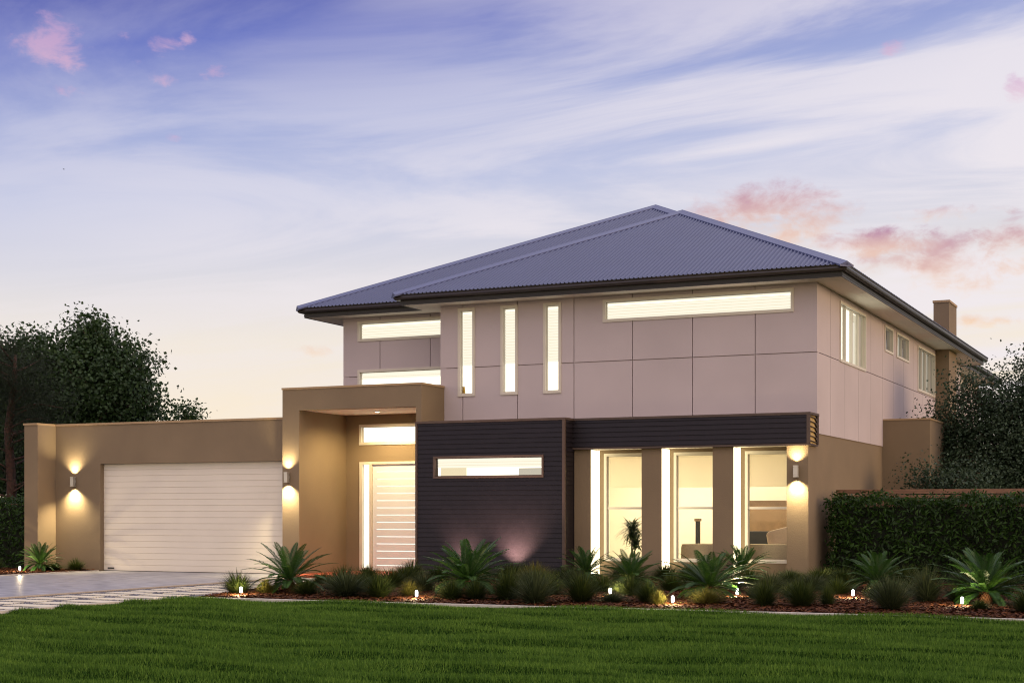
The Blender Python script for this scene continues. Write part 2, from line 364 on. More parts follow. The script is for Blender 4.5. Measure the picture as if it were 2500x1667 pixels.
# concrete edging sweep
def edging(pts, wdt, z0, z1, name, m):
    mb = MB(); P=[Vector((p[0],p[1])) for p in pts]; L=[];Rr=[]
    for i,p in enumerate(P):
        t=(P[min(i+1,len(P)-1)]-P[max(i-1,0)]).normalized(); nn_=Vector((-t.y,t.x)); L.append(p+nn_*wdt); Rr.append(p)
    for i in range(len(P)-1):
        a,b,c,d=Rr[i],Rr[i+1],L[i+1],L[i]
        mb.quad((a.x,a.y,z1),(b.x,b.y,z1),(c.x,c.y,z1),(d.x,d.y,z1))
        mb.quad((a.x,a.y,z0),(b.x,b.y,z0),(b.x,b.y,z1),(a.x,a.y,z1))
        mb.quad((d.x,d.y,z1),(c.x,c.y,z1),(c.x,c.y,z0),(d.x,d.y,z0))
    return mb.build(name,m)
o = edging(lawn_edge,.10,-.05,.030,'kerb_edging',M['concrete_edge']); tag(o,kind='structure')
# garden bed soil: gently mounded sheet
mulchm = mat('mulch', (.022,.010,.005), .95, col2=(.06,.022,.009), nscale=35, bump=.8, bscale=50, spec=.1)
def bump2(x,y): return .018*math.sin(1.7*x+.4)*math.sin(1.3*y)+.012*math.sin(4.1*x+1.3*y)
def bed(name, poly_l, poly_r, y0f, y1, nx, ny):
    pass
mb=MB(); nx,ny=110,45
def bed_xl(y):
    for i in range(len(bed_edge_left)-1):
        a,b=bed_edge_left[i],bed_edge_left[i+1]
        if a[1]<=y<=b[1]: return a[0]+(b[0]-a[0])*(y-a[1])/(b[1]-a[1])
    return bed_edge_left[0][0] if y<19 else -15.0
def edge_y(x):
    for i in range(5,len(lawn_edge)-1):
        a,b=lawn_edge[i],lawn_edge[i+1]
        if a[0]<=x<=b[0]: return a[1]+(b[1]-a[1])*(x-a[0])/(b[0]-a[0])
    return 19.0
def bed_z(x,y):
    e = min(1,max(0,(y-19.15)/1.0))
    return .008+ (.02+.03*e)*(1+bump2(x,y)*8)*.8
gridv=[]
for j in range(ny+1):
    v=j/ny
    for i in range(nx+1):
        u=i/nx
        y=19.1+v*(28.6-19.1); xl=bed_xl(y); x=xl+u*(9-xl)
        yy=max(y,edge_y(x)+.09) if j==0 else y
        gridv.append((x,yy,bed_z(x,y)))
mb.v=gridv
for j in range(ny):
    for i in range(nx):
        a=j*(nx+1)+i; mb.f.append((a,a+1,a+nx+2,a+nx+1))
tag(mb.build('garden_bed',mulchm,smooth=True),kind='structure')
# second bed left of the driveway
mb=MB(); mb.quad((-32,23.2,.02),(-22.92,24.0,.02),(-22.9,26.2,.03),(-22.9,27.28,.03),(-32,27.28,.03)); tag(mb.build('side_bed',mulchm),kind='structure')
tag(edging([(-22.9,27.2),(-22.9,24.0),(-23.05,23.4)],-.07,-.05,.028,'kerb_edging',M['concrete_edge']),kind='structure')
# mulch chips
def chips(N, xr, yr, zf, name, lab):
    x=rng.uniform(*xr,N); y=rng.uniform(*yr,N)
    keep=np.array([ (yy>edge_y(xx)+.1 and xx>bed_xl(yy)+.02) for xx,yy in zip(x,y)]) if name=='mulch' else np.ones(N,bool)
    x=x[keep]; y=y[keep]; N=len(x); z=np.array([zf(a,b) for a,b in zip(x,y)])+rng.uniform(.002,.022,N)
    L=rng.uniform(.015,.05,N); W=rng.uniform(.006,.016,N); a=rng.uniform(0,6.28,N); tz=rng.uniform(-.012,.012,(N,2)); ca,sa=np.cos(a),np.sin(a)
    V=np.zeros((N,4,3))
    for k,(p,q) in enumerate(((-1,-1),(1,-1),(1,1),(-1,1))):
        V[:,k,0]=x+p*L*ca-q*W*sa; V[:,k,1]=y+p*L*sa+q*W*ca; V[:,k,2]=z+p*tz[:,0]+q*tz[:,1]*.5
    F=np.arange(N*4).reshape(N,4)
    return tag(link(name,np_mesh(name,V.reshape(-1,3),F),M['chip']),kind='stuff')
chips(70000,(-15,3.5),(19.05,23.5),bed_z,'mulch','')
chips(14000,(-15,3),(23.5,28),bed_z,'mulch','')
chips(9000,(-27,-22.95),(24.0,27.2),lambda a,b:.022,'mulch_chips','')

# ------------------------------------------------------------------ lawn
ls = 19.0
def lawn_z(x,y): return .046*np.sin(x*.9+np.sin(y*1.1)*1.3+.5)*np.sin(y*7.3+np.sin(x*.55)*2.2)+.012*np.sin(y*13+x*1.7+np.sin(x*.8+1)*2)+.006*np.sin(3.1*x+2*y)
def lawn_ok(x,y):
    r = np.ones_like(x,bool)
    # rounded corner at the top left
    cx,cy,rr=-13.85,18.33,.62
    r &= (x>-14.46+.0)&(y<np.interp(x,[p[0] for p in lawn_edge[6:]],[p[1] for p in lawn_edge[6:]])-.0)
    corner=(x<cx)&(y>cy); r &= ~(corner & (((x-cx)**2+(y-cy)**2)>rr**2))
    return r
mb=MB(); nx,ny=120,180
xs=np.linspace(-14.45,14,nx+1); ys_=np.linspace(-6,19.1,ny+1)
for j,yv in enumerate(ys_):
    for i,xv in enumerate(xs):
        y2=min(yv,edge_y(max(xv,-13.93))) if xv>-13.95 else min(yv,18.33+math.sqrt(max(0,.62**2-(min(xv,-13.85)+13.85)**2)))
        mb.v.append((xv,y2,float(lawn_z(np.array(xv),np.array(yv)))-.012))
for j in range(ny):
    for i in range(nx):
        a=j*(nx+1)+i; mb.f.append((a,a+1,a+nx+2,a+nx+1))
tag(mb.build('lawn',mat('lawn_soil',(.012,.030,.005),.95,noise=.4,nscale=20,bump=.5,bscale=60,spec=0),smooth=True),kind='structure')
def blades(N):
    s,c=math.sin(R(24.92)),math.cos(R(24.92))
    d=10.2+ (23.2-10.2)*rng.random(N)**.95; r=(rng.random(N)*2-1)*(.352*d+.9)
    x=-s*d+c*r; y=c*d+s*r
    k=lawn_ok(x,y)&(y<19.3); x=x[k];y=y[k];d=d[k];N=len(x)
    cl=np.sin(x*.9+np.sin(y*1.1)*1.3+.5)*np.sin(y*7.3+np.sin(x*.55)*2.2)
    h=rng.uniform(.016,.045,N)*(1+.3*cl); a=rng.uniform(0,6.28,N)
    lean=rng.uniform(0,.7,N)*h; la=rng.uniform(0,6.28,N)
    wd=rng.uniform(.0015,.0034,N)*(.7+d/22)
    z=lawn_z(x,y)-.012
    V=np.zeros((N,3,3)); V[:,0,0]=x-wd*np.cos(a);V[:,0,1]=y-wd*np.sin(a);V[:,0,2]=z
    V[:,1,0]=x+wd*np.cos(a);V[:,1,1]=y+wd*np.sin(a);V[:,1,2]=z
    V[:,2,0]=x+lean*np.cos(la);V[:,2,1]=y+lean*np.sin(la);V[:,2,2]=z+h
    return V.reshape(-1,3),np.arange(N*3).reshape(N,3)
V,F=blades(820000)
tag(link('lawn_grass',np_mesh('lawn_grass',V,F),M['grass']),kind='stuff')

# ------------------------------------------------------------------ house
house = empty('house',(-14,28,0),'two storey rendered house with blue grey hip roof, lit windows and attached garage','house')
bpy.context.view_layer.update()

def wallgrid(mb, org, U, Nn, u0,u1,z0,z1, T, holes=(), gu=(), gz=(), gw=.018, gd=.035):
    """wall in the plane through org, U along, Nn outward; holes (u0,u1,z0,z1); grooves at gu, gz; gu items may be (u,z0,z1)"""
    us={u0,u1}; zs={z0,z1}
    for h in holes:
        us.update((max(u0,h[0]),min(u1,h[1]))); zs.update((max(z0,h[2]),min(z1,h[3])))
    G=[]
    for g in gu:
        g=g if isinstance(g,tuple) else (g,z0,z1); G.append((g[0]-gw/2,g[0]+gw/2,g[1],g[2])); us.update((g[0]-gw/2,g[0]+gw/2)); zs.update((max(z0,g[1]),min(z1,g[2])))
    for g in gz:
        G.append((u0,u1,g-gw/2,g+gw/2)); zs.update((g-gw/2,g+gw/2))
    us=sorted(us); zs=sorted(zs); org=Vector(org);U=Vector(U);Nn=Vector(Nn)
    P=lambda u,z,d: tuple(org+U*u+Vector((0,0,z))-Nn*d)
    D={}
    for i in range(len(us)-1):
        for j in range(len(zs)-1):
            cu=(us[i]+us[i+1])/2;cz=(zs[j]+zs[j+1])/2;d=0
            if any(g[0]<cu<g[1] and g[2]<cz<g[3] for g in G): d=gd
            if any(h[0]<cu<h[1] and h[2]<cz<h[3] for h in holes): d=None
            D[i,j]=d
    for (i,j),d in D.items():
        a,b,e,f=us[i],us[i+1],zs[j],zs[j+1]
        if d is not None: mb.quad(P(a,e,d),P(b,e,d),P(b,f,d),P(a,f,d)); mb.quad(P(b,e,T),P(a,e,T),P(a,f,T),P(b,f,T))
        dd=T if d is None else d
        for (di,dj,p,q) in ((1,0,(b,e),(b,f)),(0,1,(b,f),(a,f)),(-1,0,(a,f),(a,e)),(0,-1,(a,e),(b,e))):
            nb=D.get((i+di,j+dj),T if (i+di,j+dj) not in D else 0)
            if (i+di,j+dj) in D: nb=D[(i+di,j+dj)]; nb=T if nb is None else nb
            else: nb=T
            if nb>dd: mb.quad(P(*p,dd),P(*q,dd),P(*q,nb),P(*p,nb))
    return mb

def siding(mb, org, U, Nn, u0,u1,z0,z1, pitch=.0925, zp=0.0, lip=.016, holes=()):
    """lapped boards; profile tilts outwards to the bottom of each board"""
    org=Vector(org);U=Vector(U);Nn=Vector(Nn); P=lambda u,z,o: tuple(org+U*u+Vector((0,0,z))+Nn*o)
    def strip(a,b,e,f):
        k=math.floor((e-zp)/pitch)
        while zp+k*pitch<f-1e-6:
            zb=zp+k*pitch; zt=zb+pitch; lo=max(zb,e); hi=min(zt,f)
            off=lambda z: lip*(1-(z-zb)/pitch)+.002
            mb.quad(P(a,lo,off(lo)),P(b,lo,off(lo)),P(b,hi,off(hi)),P(a,hi,off(hi)))
            if lo==zb: mb.quad(P(a,lo,0),P(b,lo,0),P(b,lo,off(lo)),P(a,lo,off(lo)))
            k+=1
    if not holes: strip(u0,u1,z0,z1)
    for h in holes:
        strip(u0,h[0],z0,z1); strip(h[1],u1,z0,z1); strip(h[0],h[1],z0,h[2]); strip(h[0],h[1],h[3],z1)
    return mb

EX=(1,0,0); EY=(0,1,0); FN=(0,-1,0); RN=(1,0,0)
def rings(mb, org, U, Nn, u0,u1,z0,z1, w, d0, d1):
    """rectangular frame ring from depth d0 (front) to d1 (back), width w"""
    org=Vector(org);U=Vector(U);Nn=Vector(Nn); P=lambda u,z,d: tuple(org+U*u+Vector((0,0,z))-Nn*d)
    def bx(a,b,e,f):
        n0=len(mb.v)
        mb.v+= [P(a,e,d0),P(b,e,d0),P(b,e,d1),P(a,e,d1),P(a,f,d0),P(b,f,d0),P(b,f,d1),P(a,f,d1)]
        mb.f+= [tuple(n0+i for i in q) for q in ((0,3,2,1),(4,5,6,7),(0,1,5,4),(1,2,6,5),(2,3,7,6),(3,0,4,7))]
    bx(u0,u1,z0,z0+w); bx(u0,u1,z1-w,z1); bx(u0,u0+w,z0+w,z1-w); bx(u1-w,u1,z0+w,z1-w)
    return bx

def window(org,U,Nn,u0,u1,z0,z1, w=.055, d0=-.022, d1=.075, mull=(), rails=(), blind=None, glow='glow', back=.16, blindcols=None, framemat='frame', label=None, closed=True, cloth=False, pitch=.056):
    mb=MB(); bx=rings(mb,org,U,Nn,u0,u1,z0,z1,w,d0,d1)
    # thin inner lip
    rings(mb,org,U,Nn,u0+w-.004,u1-w+.004,z0+w-.004,z1-w+.004,.016,.035,.085)
    for m_ in mull:
        o_=Vector(org);
        def P(u,z,d): return tuple(o_+Vector(U)*u+Vector((0,0,z))-Vector(Nn)*d)
        a,b,e,f=m_-.02,m_+.02,z0+w,z1-w; n0=len(mb.v)
        mb.v+=[P(a,e,0.012),P(b,e,0.012),P(b,e,d1),P(a,e,d1),P(a,f,0.012),P(b,f,0.012),P(b,f,d1),P(a,f,d1)]
        mb.f+=[tuple(n0+i for i in q) for q in ((0,3,2,1),(4,5,6,7),(0,1,5,4),(1,2,6,5),(2,3,7,6),(3,0,4,7))]
    for m_ in rails:
        o_=Vector(org)
        def P(u,z,d): return tuple(o_+Vector(U)*u+Vector((0,0,z))-Vector(Nn)*d)
        a,b,e,f=u0+w,u1-w,m_-.022,m_+.022; n0=len(mb.v)
        mb.v+=[P(a,e,0.02),P(b,e,0.02),P(b,e,d1),P(a,e,d1),P(a,f,0.02),P(b,f,0.02),P(b,f,d1),P(a,f,d1)]
        mb.f+=[tuple(n0+i for i in q) for q in ((0,3,2,1),(4,5,6,7),(0,1,5,4),(1,2,6,5),(2,3,7,6),(3,0,4,7))]
    wo=mb.build('window',M[framemat],house)
    if label: wo['label']=label
    O=Vector(org);UU=Vector(U);NN=Vector(Nn); P=lambda u,z,d: tuple(O+UU*u+Vector((0,0,z))-NN*d)
    MB().quad(P(u0+w,z0+w,.055),P(u1-w,z0+w,.055),P(u1-w,z1-w,.055),P(u0+w,z1-w,.055)).build('pane',M['glass'],wo)
    if blind is not None:
        b1=z1-w; b0=max(blind,z0+w) ; mb=MB(); z=b1-.03; mb.box  # head rail
        q=lambda a,b,d: mb.quad(P(u0+w+.004,a,d),P(u1-w-.004,a,d),P(u1-w-.004,b,d),P(u0+w+.004,b,d))
        nsl=int((b1-.02-b0)/pitch)
        ml=MB()
        for i in range(nsl):
            zz=b0+i*pitch
            # each slat is a tilted sheet; a gap of some millimetres to the next
            mb.quad(P(u0+w+.004,zz,.102),P(u1-w-.004,zz,.102),P(u1-w-.004,zz+pitch*(.975 if cloth else .80),.112),P(u0+w+.004,zz+pitch*(.975 if cloth else .80),.112))
            ml.quad(P(u0+w+.004,zz+pitch*.76,.114),P(u1-w-.004,zz+pitch*.76,.114),P(u1-w-.004,zz+pitch*1.04,.114),P(u0+w+.004,zz+pitch*1.04,.114))
        n0=len(mb.v); 
        mb.quad(P(u0+w+.004,b1-.045,.098),P(u1-w-.004,b1-.045,.098),P(u1-w-.004,b1,.098),P(u0+w+.004,b1,.098))
        if cloth:
            mb.build('blind',M['blindcloth'],wo)
        else:
            bo=mb.build('blind',M['slat'],wo)
            me=bo.data; me.materials.append(M['slat_line'])
            k=len(me.vertices); vs=[tuple(v.co) for v in me.vertices]+ml.v; fs=[tuple(p.vertices) for p in me.polygons]; nf=len(fs)
            fs+=[tuple(i+k for i in f) for f in ml.f]
            me.clear_geometry(); me.from_pydata(vs,[],fs); me.update()
            for i,p in enumerate(me.polygons): p.material_index = 0 if i<nf else 1
    if closed:
        MB().quad(P(u0,z0,back),P(u1,z0,back),P(u1,z1,back),P(u0,z1,back)).build('lit_room',M[glow],wo)
    return wo

# --- upper walls
winM=[(-14.26,-13.87,3.71,5.525),(-13.285,-12.90,3.71,5.525),(-12.335,-11.945,3.71,5.525),(-11.05,-7.22,5.07,5.52)]
mb=MB(); O=(0,28.05,0)
wallgrid(mb,O,EX,FN,-14.67,-6.78,2.9,5.6,.14,holes=winM,gu=(-14.15,-12.91,-11.67,-10.43,-9.2,-7.96),gz=(4.302,))
winW=[(-17.19,-14.85,5.07,5.52),(-17.19,-14.85,4.0,4.45)]
wallgrid(mb,(0,28.95,0),EX,FN,-17.56,-14.53,3.56,5.6,.14,holes=winW,gu=(-16.63,-15.39),gz=(4.302,))
# side wall
winS=[(29.90,32.30,4.29,5.49),(34.33,35.28,4.92,5.51),(35.70,37.22,4.91,5.50),(38.44,40.92,4.34,5.47)]
gs=[29.12,30.36,31.62,32.86,34.1,35.37,36.58,37.85,39.1,40.35,42.9,44.1]
wallgrid(mb,(-6.78,0,0),EY,RN,28.192,45.3,2.79,5.6,.14,holes=winS,gu=gs,gz=(4.302,),gw=.014)
mb.box(-14.67,-14.53,28.06,28.94,3.0,5.598)         # return between the two front walls
mb.box(-17.56,-17.42,28.96,45.3,3.0,5.598)
mb.box(-17.5,-6.8,45.16,45.29,2.79,5.598)
mb.build('upper_wall',M['panel'],house)
for i,h in enumerate(winM[:3]): window(O,EX,FN,*h,blind=4.35)
window(O,EX,FN,*winM[3],blind=5.1)
window((0,28.95,0),EX,FN,*winW[0],blind=5.1); window((0,28.95,0),EX,FN,*winW[1],blind=4.25)
window((-6.78,0,0),EY,RN,*winS[0],w=.05,mull=(30.5,31.12,31.72),blind=None)
sw=[o for o in house.children if o.name.startswith('window')][-1]
for (a,b) in ((30.0,30.42),(31.6,32.2)):
    mb=MB(); k=a
    while k<b: mb.box(-6.925,-6.905,k,k+.045,4.36,5.43); k+=.065
    mb.build('curtain',M['slat_line'],sw)
window((-6.78,0,0),EY,RN,*winS[1],w=.05,blind=None,glow='glow_grey'); 
window((-6.78,0,0),EY,RN,*winS[2],w=.05,mull=(36.46,),blind=None,glow='glow_grey')
window((-6.78,0,0),EY,RN,*winS[3],w=.05,mull=(39.1,39.68,40.3),blind=None,glow='glow_grey')

# --- lower side wall (render)
mb=MB()
mb.box(-6.95,-6.795,27.9,45.3,0,2.79)
mb.box(-17.5,-6.95,45.1,45.28,0,2.79)
mb.box(-7.2,-5.76,34.16,37.6,0,3.36)
mb.build('lower_wall',M['stucco'],house)
MB().box(-6.80,-5.745,34.145,37.615,3.36,3.395).build('parapet_cap',M['stucco_cap'],house)
# chimney
ch=MB().box(-6.83,-6.43,41.05,42.3,0,6.84).build('chimney',M['stucco'],house)
MB().box(-6.85,-6.41,41.03,42.32,6.84,6.90).build('chimney_cap',M['stucco_cap'],ch)

# --- garage
mb=MB()
wallgrid(mb,(0,27.3,0),EX,FN,-24.24,-17.87,0,3.30,.24,holes=[(-22.95,-17.80,-.1,2.42)])
mb.box(-24.63,-24.24,26.71,33.6,0,3.30)
mb.box(-24.3,-17.6,33.4,33.6,0,3.30)
mb.build('garage_wall',M['stucco'],house)
MB().box(-24.24,-17.89,27.28,27.54,3.30,3.345).box(-24.65,-24.24,26.69,33.62,3.30,3.345).build('parapet_cap',M['stucco_cap'],house)
MB().box(-24.24,-17.5,27.54,33.4,3.0,3.06).build('garage_roof',M['fascia'],house)
# sectional door, ribs .133 m
mb=MB(); z=.012
zz=[.012+i*.1335 for i in range(19)]
for i in range(18):
    a,b=zz[i],min(zz[i+1],2.45)
    mb.quad((-22.95,27.425,a+.006),(-17.8,27.425,a+.006),(-17.8,27.425,b-.006),(-22.95,27.425,b-.006))
    mb.quad((-22.95,27.425,b-.006),(-17.8,27.425,b-.006),(-17.8,27.434,b-.002),(-22.95,27.434,b-.002))
    mb.quad((-22.95,27.434,b-.002),(-17.8,27.434,b-.002),(-17.8,27.434,b+.002),(-22.95,27.434,b+.002))
    mb.quad((-22.95,27.434,b+.002),(-17.8,27.434,b+.002),(-17.8,27.425,b+.006),(-22.95,27.425,b+.006))
gd=mb.build('garage_door',M['gdoor'],house)
MB().box(-22.83,-22.66,27.41,27.424,.055,.085).build('badge',M['black'],gd)
MB().box(-22.95,-17.8,27.405,27.43,-.0,.014).build('rubber_seal',M['black'],gd)

# --- portico
mb=MB()
mb.box(-17.90,-17.485,27.05,29.0,0,3.46)
mb.box(-14.70,-14.58,27.05,28.94,0,3.46)
mb.box(-17.90,-14.58,27.05,27.30,3.46,3.90)
mb.box(-17.90,-17.70,27.30,29.0,3.46,3.90)
mb.box(-14.78,-14.58,27.30,28.045,3.46,3.90)
mb.build('portico',M['stucco'],house)
MB().box(-17.915,-14.565,27.035,27.32,3.90,3.94).box(-17.915,-17.69,27.32,29.0,3.90,3.94).box(-14.79,-14.565,27.32,28.04,3.90,3.94).build('parapet_cap',M['stucco_cap'],house)
MB().box(-17.485,-14.70,27.30,28.94,3.46,3.52).build('portico_ceiling',M['soffit'],house)
MB().box(-17.69,-14.78,27.32,28.94,3.74,3.80).build('portico_roof',M['fascia'],house)
mb=MB(); wallgrid(mb,(0,28.95,0),EX,FN,-17.5,-14.6,0,3.5,.16,holes=[(-17.13,-15.45,.06,2.43),(-17.15,-15.3,2.80,3.25)]); mb.build('entry_wall',M['stucco'],house)
MB().box(-17.485,-14.70,26.35,28.95,-.04,.035).build('porch_floor',M['tile'],house)
window((0,28.95,0),EX,FN,-17.15,-15.3,2.80,3.25,w=.055,blind=None)
# front door set
mb=MB()
def fb(a,b,e,f,y0=28.91,y1=29.03): mb.box(a,b,y0,y1,e,f)
fb(-17.13,-17.06,.06,2.43); fb(-17.06,-15.45,2.375,2.43); fb(-16.88,-16.81,.06,2.375); fb(-15.52,-15.45,.06,2.375); fb(-17.06,-16.88,.06,.11); fb(-16.81,-15.52,.045,.065)
df=mb.build('door_frame',M['frame'],house)
MB().quad((-17.06,28.97,.11),(-16.88,28.97,.11),(-16.88,28.97,2.375),(-17.06,28.97,2.375)).build('sidelight_pane',M['glass'],df)
MB().quad((-17.06,29.0,.11),(-16.88,29.0,.11),(-16.88,29.0,2.375),(-17.06,29.0,2.375)).build('lit_hall',M['glow'],df)
mb=MB(); zs_=[.17+i*.157 for i in range(14)]; ed=[.066]+zs_+[2.374]
wallgrid(mb,(0,28.95,0),EX,FN,-16.808,-15.522,.066,2.374,.05,holes=[(-16.72,-15.62,z_-.009,z_+.009) for z_ in zs_])
fd=mb.build('front_door',M['door'],house)
mb=MB()
for z_ in zs_: mb.quad((-16.72,28.965,z_-.011),(-15.62,28.965,z_-.011),(-15.62,28.965,z_+.011),(-16.72,28.965,z_+.011))
mb.build('glass_slot',M['slot'],fd)
MB().tube([(-15.66,28.90,.85),(-15.66,28.90,1.35)],.014,8).box(-15.668,-15.652,28.90,28.95,.9,.916).box(-15.668,-15.652,28.90,28.95,1.28,1.296).build('handle',M['steel'],fd)
dl=MB().tube([(-16.15,28.0,3.458),(-16.15,28.0,3.444)],.055,20).build('downlight',M['steel'],house)
MB().tube([(-16.15,28.0,3.4435),(-16.15,28.0,3.4405)],.038,16).build('bulb',M['bulb2'],dl)

# --- dark boarded box (module) and band
mb=MB(); hm=(-14.215,-11.875,2.035,2.405)
siding(mb,(0,26.95,0),EX,FN,-14.61,-11.45,.0,3.10,holes=[hm])
siding(mb,(-11.41,0,0),EY,RN,26.99,27.36,0,3.10)
mb.box(-14.64,-14.225,26.951,27.04,0,3.10); mb.box(-11.865,-11.412,26.951,27.9,0,3.10); mb.box(-14.225,-11.865,26.951,27.04,0,2.03); mb.box(-14.225,-11.865,26.951,27.04,2.41,3.10)
mb.build('dark_cladding',M['board'],house)
mb=MB(); mb.box(-14.655,-14.61,26.925,27.06,0,3.10); mb.box(-11.45,-11.395,26.925,26.985,0,3.10); mb.box(-14.66,-11.385,26.92,28.04,3.10,3.145)
mb.build('corner_trim',M['trim'],house)
mw=window((0,26.95,0),EX,FN,-14.25,-11.84,2.00,2.44,w=.04,d0=-.03,d1=.10,blind=2.21,framemat='trim',back=.20)
# room pieces seen below the half-drawn blind; room light put in as emission
MB().box(-14.17,-13.60,27.11,27.13,2.0,2.42).build('wardrobe_front',M['glow_dim'],mw)
MB().box(-12.45,-11.9,27.11,27.13,2.0,2.19).build('bedhead',M['glow_grey'],mw)
mb=MB(); siding(mb,(0,27.36,0),EX,FN,-11.41,-6.80,2.575,3.10)
mb.box(-11.41,-6.80,27.361,27.42,2.56,3.10)
mb.build('cladding_band',M['board'],house)
mb=MB(); mb.box(-11.385,-6.735,27.335,28.04,3.10,3.145); mb.box(-11.41,-6.755,27.34,27.42,2.54,2.575); mb.box(-6.80,-6.745,27.335,27.40,2.575,3.10)
mb.box(-6.79,-6.745,28.00,28.045,2.575,3.10); mb.box(-6.79,-6.745,27.40,28.0,2.54,2.575)
# open louvre end: slanting slat ends
for k in range(6):
    z0=2.60+k*.088; 
    n0=len(mb.v); mb.v+=[(-6.79,27.40,z0+.03),(-6.752,27.40,z0+.03),(-6.752,28.0,z0-.0),(-6.79,28.0,z0-.0),(-6.79,27.40,z0+.042),(-6.752,27.40,z0+.042),(-6.752,28.0,z0+.012),(-6.79,28.0,z0+.012)]
    mb.f+=[tuple(n0+i for i in q) for q in ((0,3,2,1),(4,5,6,7),(0,1,5,4),(1,2,6,5),(2,3,7,6),(3,0,4,7))]
    mb.v+=[(-6.756,28.0,z0+.012),(-6.756,28.0,z0+.088),(-6.756,27.82,z0+.1)]; mb.f.append((n0+8,n0+9,n0+10))
mb.build('band_trim',M['trim'],house)
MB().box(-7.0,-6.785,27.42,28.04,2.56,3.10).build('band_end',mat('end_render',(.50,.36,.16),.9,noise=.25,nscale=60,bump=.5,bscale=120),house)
MB().box(-11.40,-6.80,27.42,28.03,2.545,2.575).build('band_soffit',M['soffit'],house)

# --- pillars and the recessed window wall
for a,b in ((-11.40,-11.06),(-10.01,-9.61),(-8.60,-8.20),(-7.19,-6.79)):
    MB().box(a,b,27.42,27.90,0,2.545).build('pillar',M['stucco'],house)
LW=[(-10.96,-10.05,.37,2.475),(-9.52,-8.64,.37,2.475),(-8.11,-7.23,.37,2.475)]
mb=MB(); wallgrid(mb,(0,27.88,0),EX,FN,-11.39,-6.80,0,2.545,.16,holes=LW); mb.build('recess_wall',M['stucco'],house)
for i,h in enumerate(LW):
    window((0,27.88,0),EX,FN,*h,w=.055,rails=(1.404,),blind=1.80,closed=False,cloth=True,d0=-.01,d1=.08,pitch=.052)
for x in (-11.06,-9.61,-8.20):  # glowing sheets added to make the pillar sides bright, no fitting there
    lp=MB().box(x+.001,x+.012,27.44,27.865,.10,2.53).build('added_side_glow',M['strip'],house)

# --- living room behind the three windows
mb=MB(); x0,x1,y0,y1,z0,z1=-12.9,-6.97,28.045,32.6,.10,2.70
mb.quad((x0,y1,z0),(x1,y1,z0),(x1,y1,z1),(x0,y1,z1)); mb.quad((x0,y0,z0),(x0,y1,z0),(x0,y1,z1),(x0,y0,z1)); mb.quad((x1,y1,z0),(x1,y0,z0),(x1,y0,z1),(x1,y1,z1))
mb.quad((x0,y0,z1),(x0,y1,z1),(x1,y1,z1),(x1,y0,z1)); mb.quad((x0,y0,z0),(x1,y0,z0),(x1,y1,z0),(x0,y1,z0))
mb.quad((x0,y0,2.5),(x1,y0,2.5),(x1,y0,z1),(x0,y0,z1)); mb.quad((x0,y0,z0),(-11.0,y0,z0),(-11.0,y0,z1),(x0,y0,z1))
mb.build('living_room',M['room'],house)
def area(name,loc,sx,sy,power,col,rot=(0,0,0)):
    a=bpy.data.lights.new(name,'AREA'); a.shape='RECTANGLE'; a.size=sx; a.size_y=sy; a.energy=power; a.color=col
    o=bpy.data.objects.new(name,a); COL.objects.link(o); o.location=loc; o.rotation_euler=rot; o.parent=house; o.matrix_parent_inverse=house.matrix_basis.inverted(); return o
area('room_light',(-10.0,30.6,2.66),4.5,2.6,175,(1,.86,.62))

# --- roof
EZ=5.785; TP=.4606
def corrug(mb, fu, ulo, uhi, low, high, p=.09, amp=.019):
    """fu(u,v,h)->point; strips from v=low(u) to high(u)"""
    st=p/6; N=int((uhi-ulo)/st); prev=None
    for i in range(N+1):
        u=ulo+i*st; a,b=low(u),high(u)
        if b<a: b=a
        hh=amp*math.cos(2*math.pi*u/p); hh=amp*max(-.6,min(1,1.6*math.cos(2*math.pi*u/p)))
        q0=fu(u,a,hh); q1=fu(u,b,hh)
        if prev: mb.quad(prev[0],q0,q1,prev[1])
        prev=(q0,q1)
mb=MB()
FZ=lambda y0:(lambda u,v,h:(u,y0+v,EZ+TP*v+h+.012))
corrug(mb,FZ(27.43),-15.46,-6.08,lambda u:0,lambda u:min(u+15.46,-6.08-u))
corrug(mb,FZ(28.32),-18.37,-10.77,lambda u:0 if u<-15.46 else u+15.46,lambda u:min(u+18.37,-6.08-u))
corrug(mb,lambda u,v,h:(-6.08-v,u,EZ+TP*v+h+.012),27.43,45.9,lambda u:0,lambda u:max(min(u-27.43,4.69),min(u-28.32,6.145)) if u<40 else min(6.145,45.9-u),p=.18)
corrug(mb,lambda u,v,h:(-15.46+v,u,EZ+TP*v+h+.012),27.43,33.01,lambda u:max(0,u-28.32),lambda u:min(u-27.43,4.69),p=.18)
corrug(mb,lambda u,v,h:(-18.37+v,u,EZ+TP*v+h+.012),28.32,45.9,lambda u:0,lambda u:min(u-28.32,6.145,45.9-u),p=.18)
corrug(mb,lambda u,v,h:(u,45.9-v,EZ+TP*v+h+.012),-18.37,-6.08,lambda u:0,lambda u:min(u+18.37,-6.08-u),p=.18)
roof=mb.build('roof',M['roofm'],house)
def capstrip(mb,A,B,s1,s2,w=.15):
    A=Vector(A);B=Vector(B);t=(B-A).normalized()
    def per(sv): sv=Vector(sv); sv=sv-t*sv.dot(t); return sv.normalized()
    a=per(s1);b=per(s2);up=Vector((0,0,1))
    prof=lambda P:[P+a*w+up*.008,P+a*w+up*.040,P+a*.03+up*.058,P+up*.066,P+b*.03+up*.058,P+b*w+up*.040,P+b*w+up*.008]
    p=prof(A);q=prof(B)
    for i in range(6): mb.quad(p[i],p[i+1],q[i+1],q[i])
    mb.quad(*p); mb.quad(*q[::-1])
